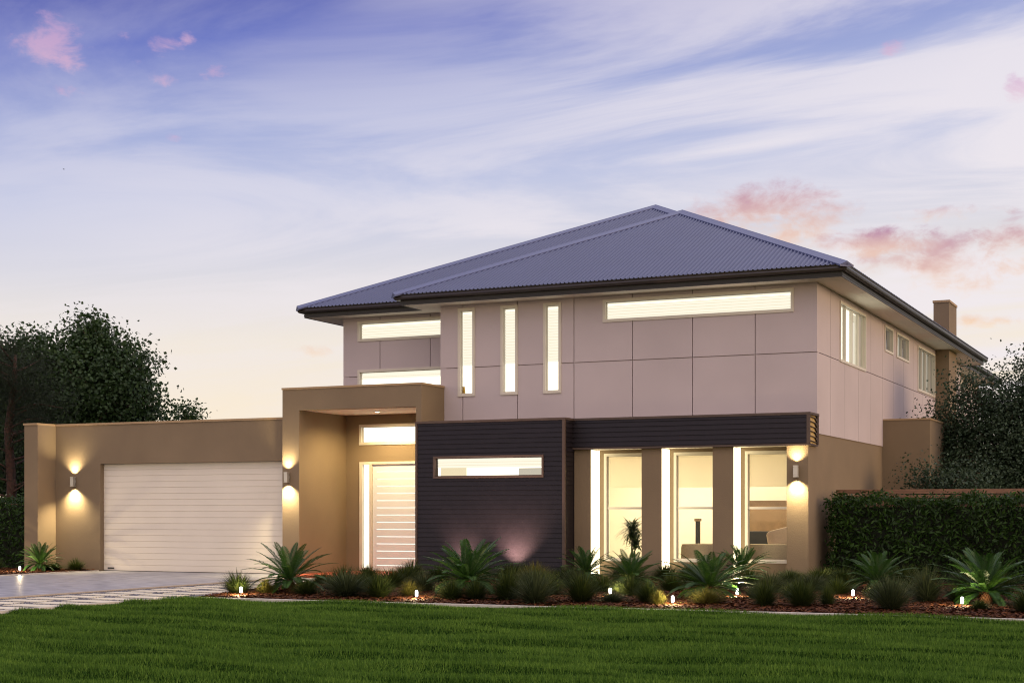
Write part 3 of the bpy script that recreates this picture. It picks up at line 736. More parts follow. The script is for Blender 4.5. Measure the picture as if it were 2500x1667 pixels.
ap1=(-10.77,32.12,EZ+4.69*TP); ap2=(-12.225,34.465,EZ+6.145*TP); Rr=(-10.77,33.01,EZ+4.69*TP)
fr=(1,0,0)
sF=Vector((0,-1,-TP)); sR=Vector((1,0,-TP)); sL=Vector((-1,0,-TP)); sB=Vector((0,1,-TP))
for (A,B,s1,s2) in (((-15.46,27.43,EZ),ap1,Vector((1,0,0)),Vector((0,1,0))),((-6.08,27.43,EZ),ap1,Vector((0,1,0)),Vector((-1,0,0))),(ap1,Rr,sL,sR),
                    ((-18.37,28.32,EZ),ap2,Vector((1,0,0)),Vector((0,1,0))),(Rr,ap2,Vector((-1,0,0)),Vector((0,1,0))),(ap2,(-12.225,39.75,EZ+6.145*TP),sL,sR)):
    A_=Vector(A);B_=Vector(B)
    # project sideways directions onto the two slopes meeting on the hip
    def onto(sv):
        return sv
    mbc=MB()
    # slope normals
    if s1 is sL: capstrip(mbc,A,B,sL,sR)
    else:
        t=(B_-A_).normalized()
        nF=Vector((0,-TP,1)).normalized()
        nS=Vector((TP,0,1)).normalized() if (B_.x-A_.x)<0 else Vector((-TP,0,1)).normalized()
        d1=nF.cross(t); d1=d1 if d1.z<0 else -d1
        d2=nS.cross(t); d2=d2 if d2.z<0 else -d2
        capstrip(mbc,A,B,d1,d2)
    mbc.build('ridge_cap',M['cap'],roof)
# fascia, gutter, soffit swept round the eaves
eave=[(-18.25,28.44),(-15.34,28.44),(-15.34,27.55),(-6.20,27.55),(-6.20,45.78),(-18.25,45.78)]
def offs(path,o):
    out=[];n_=len(path)
    for i in range(n_):
        p0=Vector(path[i-1]);p=Vector(path[i]);p1=Vector(path[(i+1)%n_])
        a=(p-p0).normalized();b=(p1-p).normalized(); na=Vector((a.y,-a.x));nb=Vector((b.y,-b.x))
        k=(na+nb); k=k/ (1+na.dot(nb)); out.append(p+k*o)
    return out
def ringsweep(mb,path,prof):
    R_=[[(q.x,q.y,z) for q in offs(path,o)] for o,z in prof]
    for a,b in zip(R_,R_[1:]):
        for i in range(len(path)):
            j=(i+1)%len(path); mb.quad(a[i],a[j],b[j],b[i])
def gutters(path,zt=0):
    g=MB(); ringsweep(g,path,[(.0,5.69),(.075,5.69),(.10,5.705),(.112,5.735),(.105,5.765),(.112,5.785),(.125,5.792),(.125,5.797),(.108,5.797),(.095,5.75),(.0,5.74)]); g.build('gutter',M['gutter'],house)
    f_=MB(); ringsweep(f_,path,[(-.02,5.602),(-.02,5.592),(.0,5.592),(.0,5.625),(.006,5.627),(.006,5.655),(.0,5.657),(.0,5.75)]); f_.build('fascia',M['fascia'],house)
gutters(eave)
sof=MB(); 
for (a,b,c,d) in ((-18.25,-14.6,28.43,28.96),(-15.34,-6.2,27.55,28.06),(-6.82,-6.2,28.06,45.78),(-18.25,-17.52,28.96,45.78),(-17.52,-6.82,45.28,45.78),(-15.34,-14.62,28.06,28.43)):
    sof.quad((a,c,5.601),(b,c,5.601),(b,d,5.601),(a,d,5.601))
sof.build('soffit',M['soffit'],house)
# --- rear block glimpsed behind the tree
mb=MB(); wallgrid(mb,(-7.3,0,0),EY,RN,45.3,52.8,0,5.6,.14,holes=[(47.6,49.6,4.4,5.4)],gu=(46.5,47.7,48.9,50.1,51.3),gz=(4.302,))
mb.box(-17.0,-7.3,52.66,52.8,0,5.598); mb.box(-17.0,-16.86,45.3,52.6,0,5.598); mb.build('rear_wall',M['panel'],house)
window((-7.3,0,0),EY,RN,47.6,49.6,4.4,5.4,w=.06,mull=(48.2,48.9),blind=None,glow='glow_grey')
e2=[(-17.5,45.9),(-6.72,45.9),(-6.72,53.3),(-17.5,53.3)]
gutters(e2)
MB().quad((-17.5,45.9,5.601),(-6.72,45.9,5.601),(-6.72,53.3,5.601),(-17.5,53.3,5.601)).build('soffit',M['soffit'],house)
mb=MB(); zz=5.8; h_=3.7*TP
A,B,C_,D=(-17.6,45.9,zz),(-6.6,45.9,zz),(-6.6,53.4,zz),(-17.6,53.4,zz); E1=(-13.9,49.65,zz+h_);E2=(-10.3,49.65,zz+h_)
mb.quad(A,B,E2,E1);mb.quad(B,C_,E2);mb.quad(C_,D,E1,E2);mb.quad(D,A,E1); mb.build('rear_roof',M['roofm'],house)

# ------------------------------------------------------------------ wall lamps
def spot(name,loc,down,power,col,size,blend,parent,rad=.02):
    s=bpy.data.lights.new(name,'SPOT'); s.energy=power; s.color=col; s.spot_size=R(size); s.spot_blend=blend; s.shadow_soft_size=rad
    o=bpy.data.objects.new(name,s); COL.objects.link(o); o.location=loc; o.rotation_euler=(0,0,0) if down else (R(180),0,0)
    o.parent=parent; o.matrix_parent_inverse=parent.matrix_basis.inverted(); return o
def sconce(x,y,z,label,up=12,dn=22):
    t=empty('wall_lamp',(x,y,z),label,'wall lamp','up and down lamps on the front walls'); bpy.context.view_layer.update()
    MB().box(x-.042,x+.042,y-.115,y-.03,z-.075,z+.075).box(x-.03,x+.03,y-.03,y-.0,z-.03,z+.03).build('body',M['steel'],t)
    MB().box(x-.044,x+.044,y-.117,y-.028,z+.082,z+.108).box(x-.034,x+.034,y-.107,y-.038,z+.075,z+.082).build('rim',M['steel'],t)
    MB().box(x-.044,x+.044,y-.117,y-.028,z-.108,z-.082).box(x-.034,x+.034,y-.107,y-.038,z-.082,z-.075).build('rim',M['steel'],t)
    c=(1,.80,.45)
    spot('lamp_beam',(x,y-.095,z+.115),False,up,c,118,1,t); spot('lamp_beam',(x,y-.095,z-.115),True,dn,c,122,1,t)
sconce(-23.68,27.3,2.025,'up and down wall lamp beside the garage door',130,340)
sconce(-17.75,27.05,2.06,'up and down wall lamp on the portico pier',115,310)
sconce(-7.0,27.42,2.07,'up and down wall lamp on the end pillar right of the tall windows',100,250)
spot('porch_beam',(-16.15,28.0,3.43),True,400,(1,.74,.36),165,.6,dl,.04)

# ------------------------------------------------------------------ room contents
def round_obj(mb,name,m,parent=None): return mb.build(name,m,parent,smooth=True)
sofa=empty('sofa',(-8.2,28.6,.1),'beige fabric sofa with its back to the tall windows','sofa'); bpy.context.view_layer.update()
MB().rbox(-9.53,-7.12,28.30,28.52,.14,.72,.05).build('backrest',M['sofa'],sofa,True)
MB().rbox(-9.45,-7.2,28.52,29.2,.14,.48,.06).build('seat',M['sofa'],sofa,True)
MB().rbox(-9.55,-9.33,28.34,29.22,.14,.62,.05).build('armrest',M['sofa'],sofa,True)
MB().rbox(-7.30,-7.08,28.34,29.22,.14,.62,.05).build('armrest',M['sofa'],sofa,True)
cm=Matrix.Translation((-7.62,28.70,.80))@Matrix.Rotation(R(-14),4,'Y')@Matrix.Rotation(R(-12),4,'X')
o=MB().rbox(-.28,.28,-.09,.09,-.22,.22,.085,cm).build('cushion',M['cushion'],None,True); tag(o,'plump beige cushion propped above the sofa back in the right tall window','cushion')
cab=empty('cabinet',(-8.9,32.4,.1),'brown timber cabinet against the back wall of the lit living room','cabinet'); bpy.context.view_layer.update()
MB().box(-9.5,-8.0,32.15,32.58,.1,1.58).build('carcass',M['wood'],cab)
MB().box(-9.32,-8.2,32.13,32.15,.2,1.46).build('door',M['woodl'],cab)
ac=empty('armchair',(-9.0,31.3,.1),'low charcoal armchair standing in front of the brown cabinet','armchair'); bpy.context.view_layer.update()
MB().rbox(-9.3,-8.3,31.1,31.3,.2,.93,.05).build('backrest',M['dark'],ac,True); MB().rbox(-9.3,-8.3,31.3,31.95,.2,.5,.05).build('seat',M['dark'],ac,True)
for a in (-9.22,-8.4):
    for b in (31.2,31.85): MB().tube([(a,b,.1),(a,b,.22)],.02,8).build('leg',M['dark'],ac)
pd=empty('display_column',(-10.4,32.2,.1),'slim dark column standing behind the sofa in the middle tall window','column'); bpy.context.view_layer.update()
MB().box(-10.46,-10.38,32.1,32.2,.1,1.13).build('shaft',M['dark'],pd); MB().box(-10.48,-10.36,32.08,32.22,1.13,1.19).build('top',M['wood'],pd)
o=MB().tube([(-14.19,28.19,3.77),(-14.19,28.19,3.92)],[.045,.035],16).build('vase',mat('yellow_glaze',(.7,.42,.05),.4),None,True); tag(o,'small yellow vase standing in the leftmost narrow upstairs window','vase')
o.data.transform(Matrix.Translation((0,-.035,0)))

# strap leaf helper: list of (base, dir azimuth, elevation, length, droop, width) -> mesh with nseg quads
def straps(B, AZ, EL, L, DR, W, nseg=4, fold=0):
    N=len(L); V=np.zeros((N,nseg+1,2,3)); P=np.array(B,float).copy(); e=EL.copy()
    side=np.stack([-np.sin(AZ),np.cos(AZ),np.zeros(N)],1)
    for k in range(nseg+1):
        wk=W*np.sqrt(max(0.0,1-(k/nseg)**2))+ (0.0006 if k==nseg else 0)
        V[:,k,0]=P-side*wk[:,None]; V[:,k,1]=P+side*wk[:,None]
        step=L/nseg; P=P+np.stack([np.cos(e)*np.cos(AZ),np.cos(e)*np.sin(AZ),np.sin(e)],1)*step[:,None]
        e=e-DR/nseg
    F=[]
    idx=np.arange(N)*(nseg+1)*2
    for k in range(nseg): F.append(np.stack([idx+2*k,idx+2*k+1,idx+2*k+3,idx+2*k+2],1))
    return V.reshape(-1,3),np.concatenate(F)

# dracaena in a pot
dr=empty('potted_dracaena',(-10.62,28.5,.1),'spiky potted dracaena standing inside the left tall window','plant'); bpy.context.view_layer.update()
MB().tube([(-10.6,28.5,.1),(-10.6,28.5,.36)],[.12,.15],20).build('pot',M['dark'],dr,True)
mb=MB(); mb.tube([(-10.6,28.5,.34),(-10.61,28.5,.62),(-10.59,28.5,.95)],[.02,.017,.013],8); mb.tube([(-10.6,28.5,.4),(-10.55,28.5,.55),(-10.5,28.5,.66)],[.015,.012,.01],8); mb.build('stem',M['bark'],dr,True)
N=300; hgt=rng.choice([.93,.8,.62],N,p=[.45,.3,.25])+rng.uniform(-.04,.05,N)
B=np.stack([-10.6+rng.uniform(-.015,.015,N)+np.where(hgt<.7,.07,0),28.5+rng.uniform(-.015,.015,N),hgt],1)
V,F=straps(B,rng.uniform(0,6.28,N),rng.uniform(.2,1.45,N),rng.uniform(.28,.44,N),rng.uniform(.6,1.9,N),np.full(N,.016),5)
link('leaves',np_mesh('leaves',V,F),M['dracaena'],dr)

# ------------------------------------------------------------------ cycads
def frond_mesh(seed, nf, Lf, flip=0):
    r=np.random.default_rng(seed); VV=[];FF=[];off=0
    for i in range(nf):
        t=i/nf; az=i*2.39996+r.uniform(-.2,.2)
        el0=1.40-1.42*t**.72+r.uniform(-.08,.08); L=Lf*(.72+.34*math.sin(math.pi*min(1,t*1.05+.1)))*r.uniform(.9,1.08); droop=.45+.62*t+r.uniform(-.1,.15)
        ns=36; P=np.zeros(3); P[2]=.0; e=el0; pts=[];tan=[]
        for k in range(ns+1):
            pts.append(P.copy()); d=np.array([math.cos(e)*math.cos(az),math.cos(e)*math.sin(az),math.sin(e)]); tan.append(d); P=P+d*L/ns; e-=droop/ns*(.5+k/ns)
        pts=np.array(pts);tan=np.array(tan); side=np.array([-math.sin(az),math.cos(az),0]); up=np.cross(tan,side); up*=np.sign(up[:,2:3]+1e-6)
        # rachis
        for k in range(ns):
            wr=.006*(1-k/ns)+.0015
            v=[pts[k]-side*wr,pts[k]+side*wr,pts[k+1]+side*wr,pts[k+1]-side*wr]; VV+=v; FF.append((off,off+1,off+2,off+3)); off+=4
        for k in range(4,ns+1):
            s_=k/ns; ll=.098*math.sin(math.pi*min(.97,(s_-.08)/.98+.03))**.6*Lf/.72
            for sg in (-1,1):
                d=side*sg*.86+tan[k]*.50+up[k]*(.22+r.uniform(-.06,.06)); d/=np.linalg.norm(d)
                w_=tan[k]*.0098
                a=pts[k]+side*sg*.003; m_=a+d*ll*.55; tip=a+d*ll-up[k]*ll*.12
                VV+=[a-w_*.6,a+w_*.6,m_+w_,tip,m_-w_]; FF.append((off,off+1,off+2,off+3,off+4)); off+=5
    me=bpy.data.meshes.new('fronds'); me.from_pydata([tuple(v) for v in VV],[],FF); me.update(); me.materials.append(M['cycad']); return me
fm=[frond_mesh(3,46,.78),frond_mesh(5,40,.76),frond_mesh(8,50,.80)]
def trunk_mesh():
    mb=MB(); r_=random.Random(2)
    mb.tube([(0,0,-.05),(0,0,.10),(0,0,.17),(0,0,.21)],[.075,.085,.07,.03],14)
    for i in range(90):
        a=i*2.4; z=.0+i/90*.15; x,y=math.cos(a)*.078,math.sin(a)*.078
        mb.quad((x-.02*math.sin(a),y+.02*math.cos(a),z),(x+.02*math.sin(a),y-.02*math.cos(a),z),(x*1.45,y*1.45,z+.05))
    me=bpy.data.meshes.new('trunk'); me.from_pydata(mb.v,[],mb.f); me.update(); me.materials.append(mat('cycad_trunk',(.16,.07,.03),.9,noise=.4,nscale=30)); return me
tm=trunk_mesh()
def cycad(x,y,width,height,rz,var,label):
    t=empty('cycad',(x,y,bed_z(x,y) if y<28.6 and x>-20 else .02),label,'cycad','cycads in the garden beds',rz)
    k=width/1.36; zk=max(.68,min(1.08,height/.90))
    t.scale=(k,k,k*zk/k if False else zk)
    for nme,me,zz in (('trunk',tm,0),('fronds',fm[var],.17)):
        o=bpy.data.objects.new(nme,me); COL.objects.link(o); o.parent=t; o.location=(0,0,zz)
cy=[(-23.57,26.05,.97,.74,'small cycad left of the garage door at the foot of the wall nib'),
    (-13.38,20.42,1.36,.92,'large cycad at the left end of the bed beside the gravel path'),
    (-10.55,21.09,1.42,.98,'broad cycad in front of the dark boarded wall'),
    (-10.30,25.32,1.0,.76,'cycad standing where the dark boarded box meets the first pillar'),
    (-8.91,23.90,1.18,.74,'cycad below the left tall window with the dracaena'),
    (-6.80,21.51,1.38,.80,'wide low cycad below the middle tall window nearest the lawn'),
    (-7.92,27.0,1.12,.76,'cycad close to the wall between the middle and right tall windows'),
    (-5.06,24.97,1.22,.76,'cycad in front of the left half of the hedge'),
    (-2.89,21.53,1.32,.86,'cycad at the right edge in front of the hedge')]
for i,(x,y,wd,h_,lab) in enumerate(cy): cycad(x,y,wd,h_,i*1.3,i%3,lab)

# ------------------------------------------------------------------ ornamental grass tufts
def tuft_mesh(seed,N,up):
    r=np.random.default_rng(seed); az=r.uniform(0,6.283,N); t=r.random(N)**.6
    B=np.stack([np.cos(az)*t*.10,np.sin(az)*t*.10,np.zeros(N)],1)
    az2=az+r.normal(0,.35,N); el=np.clip(1.52-t*(1.42-up)+r.normal(0,.12,N),.02,1.57)
    L=r.uniform(.55,1.0,N)*(1+.0*t); DRp=r.uniform(.1,.75,N)
    V,F=straps(B,az2,el,L,DRp,np.full(N,.0085),4)
    # normalise: radius 1, height 1
    rad=np.percentile(np.hypot(V[:,0],V[:,1]),97); hh=np.percentile(V[:,2],98)
    V[:,0]/=rad;V[:,1]/=rad;V[:,2]/=hh
    return np_mesh('grass_tuft',V,F)
TM={}
for nm,key in (('g','tuft'),('y','tuft_y'),('s','tuft_g')):
    for v in range(2):
        me=tuft_mesh(20+v+ord(nm[0]),1150,.15+.2*v); me.materials.append(M[key]); TM[nm,v]=me
tufts=[(-23.25,26.83,.22,.22,'g','grass tuft against the garage wall left of the garage door'),
(-23.62,26.50,.24,.15,'g','low dark grass tuft right behind the small cycad by the wall nib'),
(-24.9,26.0,.24,.26,'g','grass tuft beneath the hedge at the far left edge'),
(-13.97,19.85,.25,.29,'g','grass tuft behind the first garden light beside the gravel path'),
(-13.50,19.95,.17,.19,'y','small yellowish tuft between the path light and the large left cycad'),
(-12.82,20.03,.22,.21,'g','dark round tuft just right of the large left cycad trunk'),
(-11.98,19.83,.33,.33,'s','big spreading tuft in front of the portico floor'),
(-11.38,19.78,.24,.31,'g','green tuft right of the spreading one before the front door'),
(-11.08,20.19,.19,.19,'y','small yellow tuft left of the garden light before the front door'),
(-13.85,23.67,.27,.28,'g','rear tuft below the sidelight of the front door'),
(-13.05,23.60,.33,.28,'g','wide rear tuft below the right edge of the front door'),
(-14.40,23.05,.24,.18,'g','low rear tuft at the left end of the red porch floor'),
(-10.22,19.88,.24,.24,'g','tuft right of the garden light at the foot of the broad cycad'),
(-9.85,19.95,.20,.25,'g','tuft in front of the broad cycad trunk'),
(-9.36,20.0,.28,.37,'g','tall dark tuft right of the broad cycad'),
(-10.53,23.60,.29,.34,'y','yellow tuft catching the light before the lit patch of dark boards'),
(-8.72,19.54,.28,.38,'s','big round grey green tuft at the lawn edge before the dark boarded wall'),
(-8.20,19.98,.26,.36,'g','dark tuft right of the big round grey green tuft'),
(-10.60,25.0,.29,.24,'g','rear tuft left of the cycad beside the first pillar'),
(-11.85,25.49,.36,.28,'g','rear tuft directly under the lit patch of dark boards'),
(-7.75,20.05,.20,.13,'s','low tuft in front of the garden light below the left tall window'),
(-7.26,20.12,.19,.26,'g','tuft left of the small yellow tuft at the lawn edge'),
(-7.00,19.85,.12,.16,'y','tiny yellow tuft left of the garden light nearest the lawn'),
(-6.40,20.15,.26,.19,'y','low olive tuft right of the garden light nearest the lawn'),
(-5.60,20.20,.20,.30,'g','dark tuft right of the wide low cycad'),
(-6.1,21.6,.19,.20,'s','tuft right of the garden light below the right tall window'),
(-6.40,23.38,.29,.28,'s','pale bladed tuft below the right tall window'),
(-6.65,25.6,.27,.22,'g','rear tuft at the foot of the end pillar'),
(-5.70,22.13,.22,.20,'g','low tuft in front of the side wall corner'),
(-5.10,20.24,.24,.32,'g','big dark tuft left of the garden light before the hedge'),
(-6.45,26.9,.34,.24,'g','rear tuft along the foot of the side wall'),
(-9.40,27.05,.28,.26,'g','rear tuft at the foot of the second pillar'),
(-4.86,20.7,.13,.22,'g','tuft directly left of the garden light before the hedge'),
(-3.87,20.04,.27,.38,'s','round pale tipped tuft right of the garden light before the hedge'),
(-3.75,21.95,.28,.40,'s','tall tuft behind the round pale tipped one'),
(-4.45,22.0,.18,.22,'g','small tuft between the hedge cycad and the pale tipped tuft'),
(-2.80,20.35,.14,.12,'g','small dark tuft hiding the stake of the rightmost garden light'),
(-2.20,20.20,.22,.26,'g','dark tuft in the right corner of the bed beside the lawn edge'),
(-2.3,23.32,.28,.26,'g','rear tuft at the right edge under the hedge'),
(-3.35,22.2,.20,.22,'g','tuft left of the rightmost cycad trunk'),
(-12.35,20.9,.26,.26,'g','tuft behind the gap between the spreading tuft and the left cycad'),
(-9.85,22.3,.30,.30,'g','middle row tuft behind the tall dark tuft'),
(-8.05,21.6,.30,.26,'g','middle row tuft between the two cycads below the left tall window'),
(-4.9,26.6,.34,.30,'g','rear tuft at the left foot of the hedge'),
(-3.2,25.2,.34,.28,'g','rear tuft at the middle foot of the hedge'),
(-12.6,22.3,.30,.27,'g','middle row tuft behind the spreading tuft before the porch'),
(-7.3,25.3,.30,.24,'g','rear tuft below the sill of the right tall window'),
(-5.3,23.2,.26,.22,'g','middle row tuft left of the hedge cycad')]
r9=random.Random(9)
for (x,y) in [(-13.2,21.6),(-12.9,24.6),(-13.9,25.4),(-12.2,24.6),(-11.6,21.6),(-11.4,22.9),(-11.3,24.4),(-10.2,22.6),(-10.0,24.0),(-9.9,26.2),(-9.3,21.3),(-9.4,25.3),(-8.9,22.6),(-8.3,25.2),(-8.0,23.3),(-7.2,23.9),(-6.0,24.5),(-5.8,25.8),(-5.4,27.3),(-4.2,23.4),(-3.9,26.6),(-3.2,23.6),(-2.5,24.6),(-2.4,26.6),(-1.9,21.9),(-1.4,24),(-8.7,26.4),(-6.9,26.6),(-13.6,22.4),(-10.9,26.3),(-11.9,26.3),(-12.9,26.2)]:
    tufts.append((x,y,r9.uniform(.24,.33),r9.uniform(.20,.30),r9.choice('ggs'),'dark grass tuft in the crowded back rows, half hidden by plants in front'))
for i,(x,y,rd,h_,kd,lab) in enumerate(tufts):
    o=bpy.data.objects.new('grass_tuft',TM[kd,i%2]); COL.objects.link(o)
    o.location=(x,y,(bed_z(x,y) if x>-20 else .025)-.005); o.scale=(rd*1.5,rd*1.5,h_*1.12); o.rotation_euler=(0,0,i*1.7)
    tag(o,lab,'grass tuft','ornamental grass tufts in the beds')

# ------------------------------------------------------------------ garden lights
def garden_light(x,y,z,label):
    t=empty('garden_light',(x,y,z),label,'garden light','small glowing spike lights in the beds'); bpy.context.view_layer.update()
    MB().tube([(x,y,z-.05),(x,y,z+.055)],[.012,.016],10).build('stake',M['steel'],t)
    MB().tube([(x,y,z+.055),(x,y,z+.06),(x,y,z+.125),(x,y,z+.14)],[.017,.020,.020,.011],14).build('glass_head',M['bulb'],t,True)
    p=bpy.data.lights.new('lamp_glow','POINT'); p.energy=75; p.color=(1,.78,.46); p.shadow_soft_size=.012
    q=bpy.data.objects.new('lamp_glow',p); COL.objects.link(q); q.location=(x,y,z+.10); q.parent=t; q.matrix_parent_inverse=t.matrix_basis.inverted()
gl=[(-23.55,25.40,'garden light at the far left beside the driveway'),(-13.64,19.47,'garden light at the bed corner where the gravel path meets the lawn'),
(-10.65,19.61,'garden light at the lawn edge below the front door'),(-8.27,21.29,'garden light below the left tall window'),
(-6.77,19.78,'garden light at the lawn edge below the middle tall window'),(-6.49,21.9,'garden light right of the wide low cycad below the right tall window'),
(-4.84,22.2,'garden light before the left half of the hedge'),(-3.09,20.8,'rightmost garden light beside the last cycad')]
for x,y,lab in gl: garden_light(x,y,bed_z(x,y) if x>-20 else .022,lab)
# uplight washing the dark boards
ul=empty('ground_spotlight',(-12.42,26.6,.05),'ground spotlight washing the dark boards from below','spotlight'); bpy.context.view_layer.update()
MB().tube([(-12.42,26.6,.04),(-12.42,26.6,.11)],[.05,.055],16).build('housing',M['black'],ul)
spot('board_wash',(-12.42,26.6,.13),False,820,(1,.64,.48),92,1.0,ul,.04).rotation_euler=(R(180-16),0,0)

ul2=empty('ground_spotlight',(-13.55,26.62,.05),'ground spotlight hidden behind the broad cycad at the dark boards','spotlight'); bpy.context.view_layer.update()
MB().tube([(-13.55,26.62,.04),(-13.55,26.62,.11)],[.05,.055],16).build('housing',M['black'],ul2)
spot('board_wash',(-13.55,26.62,.13),False,380,(1,.64,.48),92,1.0,ul2,.04).rotation_euler=(R(180-16),0,0)
# ------------------------------------------------------------------ hedges, fences
def leaf_cloud(P,Nrm,size,asp=.42,seed=0,jit=.9):
    """pointed leaves (4-vertex kite, folded) at points P, roughly facing Nrm"""
    r=np.random.default_rng(seed); N=len(P); nn_=Nrm+r.normal(0,jit,(N,3)); nn_/=np.linalg.norm(nn_,axis=1)[:,None]
    t=np.cross(nn_,r.normal(0,1,(N,3))); t/=np.linalg.norm(t,axis=1)[:,None]; b=np.cross(nn_,t); s=size*r.uniform(.6,1.15,N)[:,None]
    V=np.zeros((N,5,3)); V[:,0]=P-t*s*.5; V[:,1]=P+b*s*asp*.5-t*s*.05+nn_*s*.08; V[:,2]=P+t*s*.5; V[:,3]=P-b*s*asp*.5-t*s*.05+nn_*s*.08; V[:,4]=P
    idx=np.arange(N)*5
    F=np.concatenate([np.stack([idx,idx+4,idx+2,idx+1],1),np.stack([idx,idx+3,idx+2,idx+4],1)])
    return V.reshape(-1,3),F
def hedge(name,x0,x1,y0,y1,z1,N,label,seed):
    r=np.random.default_rng(seed); t=empty(name,((x0+x1)/2,(y0+y1)/2,0),label,'hedge'); bpy.context.view_layer.update()
    A=[(x1-x0)*z1*1.0,(x1-x0)*(y1-y0),(y1-y0)*z1,(y1-y0)*z1]; A=np.array(A)/sum(A); ch_=r.choice(4,N,p=A)
    u=r.random(N);v=r.random(N); P=np.zeros((N,3));Q=np.zeros((N,3))
    front=ch_==0; top=ch_==1; lf=ch_==2; rt=ch_==3
    P[front]=np.stack([x0+u*(x1-x0),np.full(N,y0),v*z1],1)[front]; Q[front]=(0,-1,.25)
    P[top]=np.stack([x0+u*(x1-x0),y0+v*(y1-y0),np.full(N,z1)],1)[top]; Q[top]=(0,-.3,1)
    P[lf]=np.stack([np.full(N,x0),y0+u*(y1-y0),v*z1],1)[lf]; Q[lf]=(-1,-.2,.2)
    P[rt]=np.stack([np.full(N,x1),y0+u*(y1-y0),v*z1],1)[rt]; Q[rt]=(1,-.2,.2)
    lump=np.sin(P[:,0]*3.1+1)*np.sin(P[:,2]*4.3+P[:,0])*.06+np.sin(P[:,0]*7.7+P[:,2]*5.1)*.035
    P+=Q*(lump+r.normal(-.03,.06,N))[:,None]
    V,F=leaf_cloud(P,Q,.115,.36,seed)
    link('foliage',np_mesh('foliage',V,F),M['leaf_hedge'],t)
    # stray shoots above the top
    S=[];
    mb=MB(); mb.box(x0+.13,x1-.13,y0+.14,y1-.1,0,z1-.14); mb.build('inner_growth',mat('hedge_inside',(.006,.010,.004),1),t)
    K=26; bx_=r.uniform(x0+.1,x1-.1,K); PP=[]
    for k in range(K):
        hh=r.uniform(.06,.22); y_=r.uniform(y0+.05,y1-.1)
        for q in range(9): PP.append((bx_[k]+r.normal(0,.03),y_+r.normal(0,.03),z1+hh*q/9))
    V,F=leaf_cloud(np.array(PP),np.tile((0,-1,.5),(len(PP),1)),.09,.34,seed+1); link('shoots',np_mesh('shoots',V,F),M['leaf_hedge'],t)['kind']='stuff'
hedge('hedge',-6.58,4.5,28.15,29.1,1.56,26000,'clipped dark green hedge right of the house in front of the timber fence',31)
hedge('hedge',-34,-24.75,27.3,28.3,1.62,15000,'clipped dark green hedge left of the garage at the left edge',33)
def fence(x0,x1,y,z1,label,lowest=.1,n=None):
    t=empty('timber_fence',((x0+x1)/2,y,0),label,'fence'); bpy.context.view_layer.update()
    z=z1; first=True
    mb=MB()
    while z>lowest:
        h_=.085 if first else .060
        xx=x0
        while xx<x1:
            xe=min(x1,xx+2.4); mb.box(xx,xe-.004,y,y+.022,z-h_,z); xx=xe
        z-=h_+.022; first=False
    mb.build('slats',M['fencewood'],t)
    x=x0+.05
    while x<x1: MB().box(x,x+.07,y+.024,y+.09,0,z1-.02).build('post',M['fencewood'],t); x+=2.4
fence(-6.72,6,29.33,1.76,'horizontal slat timber fence behind the right hedge')
fence(-36,-24.66,28.6,1.66,'horizontal slat timber fence behind the left hedge')

# ------------------------------------------------------------------ trees
def tree(name,x,y,h,lobes,N,label,leafm,barkm,seed,leaf=.11,trunk_r=.16,bare=0,asp=.75,group=None,sparse=.35):
    """lobes: (dx,dy,z,rx,rz) ellipsoids filled with twig clusters"""
    r=np.random.default_rng(seed); t=empty(name,(x,y,0),label,'tree',group); bpy.context.view_layer.update()
    mb=MB(); zf=min(l_[2]-l_[4]*.6 for l_ in lobes); zf=max(1.0,zf)
    mb.tube([(x,y,-.1),(x+.05,y,zf*.5),(x,y+.05,zf),(x+.05,y,zf+(h-zf)*.5),(x,y,h*.93)],[trunk_r,trunk_r*.85,trunk_r*.7,trunk_r*.4,.02],10)
    vol=np.array([l_[3]**2*l_[4] for l_ in lobes])**.75; vol/=vol.sum()
    NC=max(60,int(N/34)); C=[];W=[]
    for li,l_ in enumerate(lobes):
        k=int(NC*vol[li])+4
        d=r.normal(0,1,(k,3)); d/=np.linalg.norm(d,axis=1)[:,None]; rad=r.uniform(.35,1.0,k)**.5*(1+.16*np.sin(d[:,0]*5+li)+.14*np.sin(d[:,2]*7+d[:,1]*4))
        c=np.stack([x+l_[0]+d[:,0]*rad*l_[3],y+l_[1]+d[:,1]*rad*l_[3],l_[2]+d[:,2]*rad*l_[4]],1); C.append(c)
        # limb to lobe centre, then branches to clusters
        p0=Vector((x+.03,y,max(1.0,zf*.8+ (l_[2]-zf)*.3))); p1=Vector((x+l_[0]*.55,y+l_[1]*.55,(p0.z+l_[2])/2+.1)); p2=Vector((x+l_[0],y+l_[1],l_[2]))
        mb.tube([p0,p1,p2],[trunk_r*.5,trunk_r*.33,trunk_r*.2],7)
        for q in range(0,k,3):
            a=p1.lerp(p2,r.uniform(.3,1)); b=Vector(c[q]); mid=a.lerp(b,.5)+Vector((0,0,.12)); mb.tube([a,mid,b],[trunk_r*.14,trunk_r*.08,.006],5,False)
    mb.build('trunk',barkm,t,True)
    C=np.concatenate(C); per=max(6,N//len(C)); cr=r.uniform(.16,.42,len(C))
    P=np.repeat(C,per,0)+np.clip(r.normal(0,1,(len(C)*per,3)),-1.7,1.7)*np.repeat(cr,per)[:,None]*np.array([1,1,.75])
    nr=P-np.array([x,y,h*.6]); nr/=np.linalg.norm(nr,axis=1)[:,None]+1e-6; nr[:,2]+=.4
    V,F=leaf_cloud(P,nr,leaf,asp,seed,1.2)
    link('crown',np_mesh('crown',V,F),leafm,t)
    return t
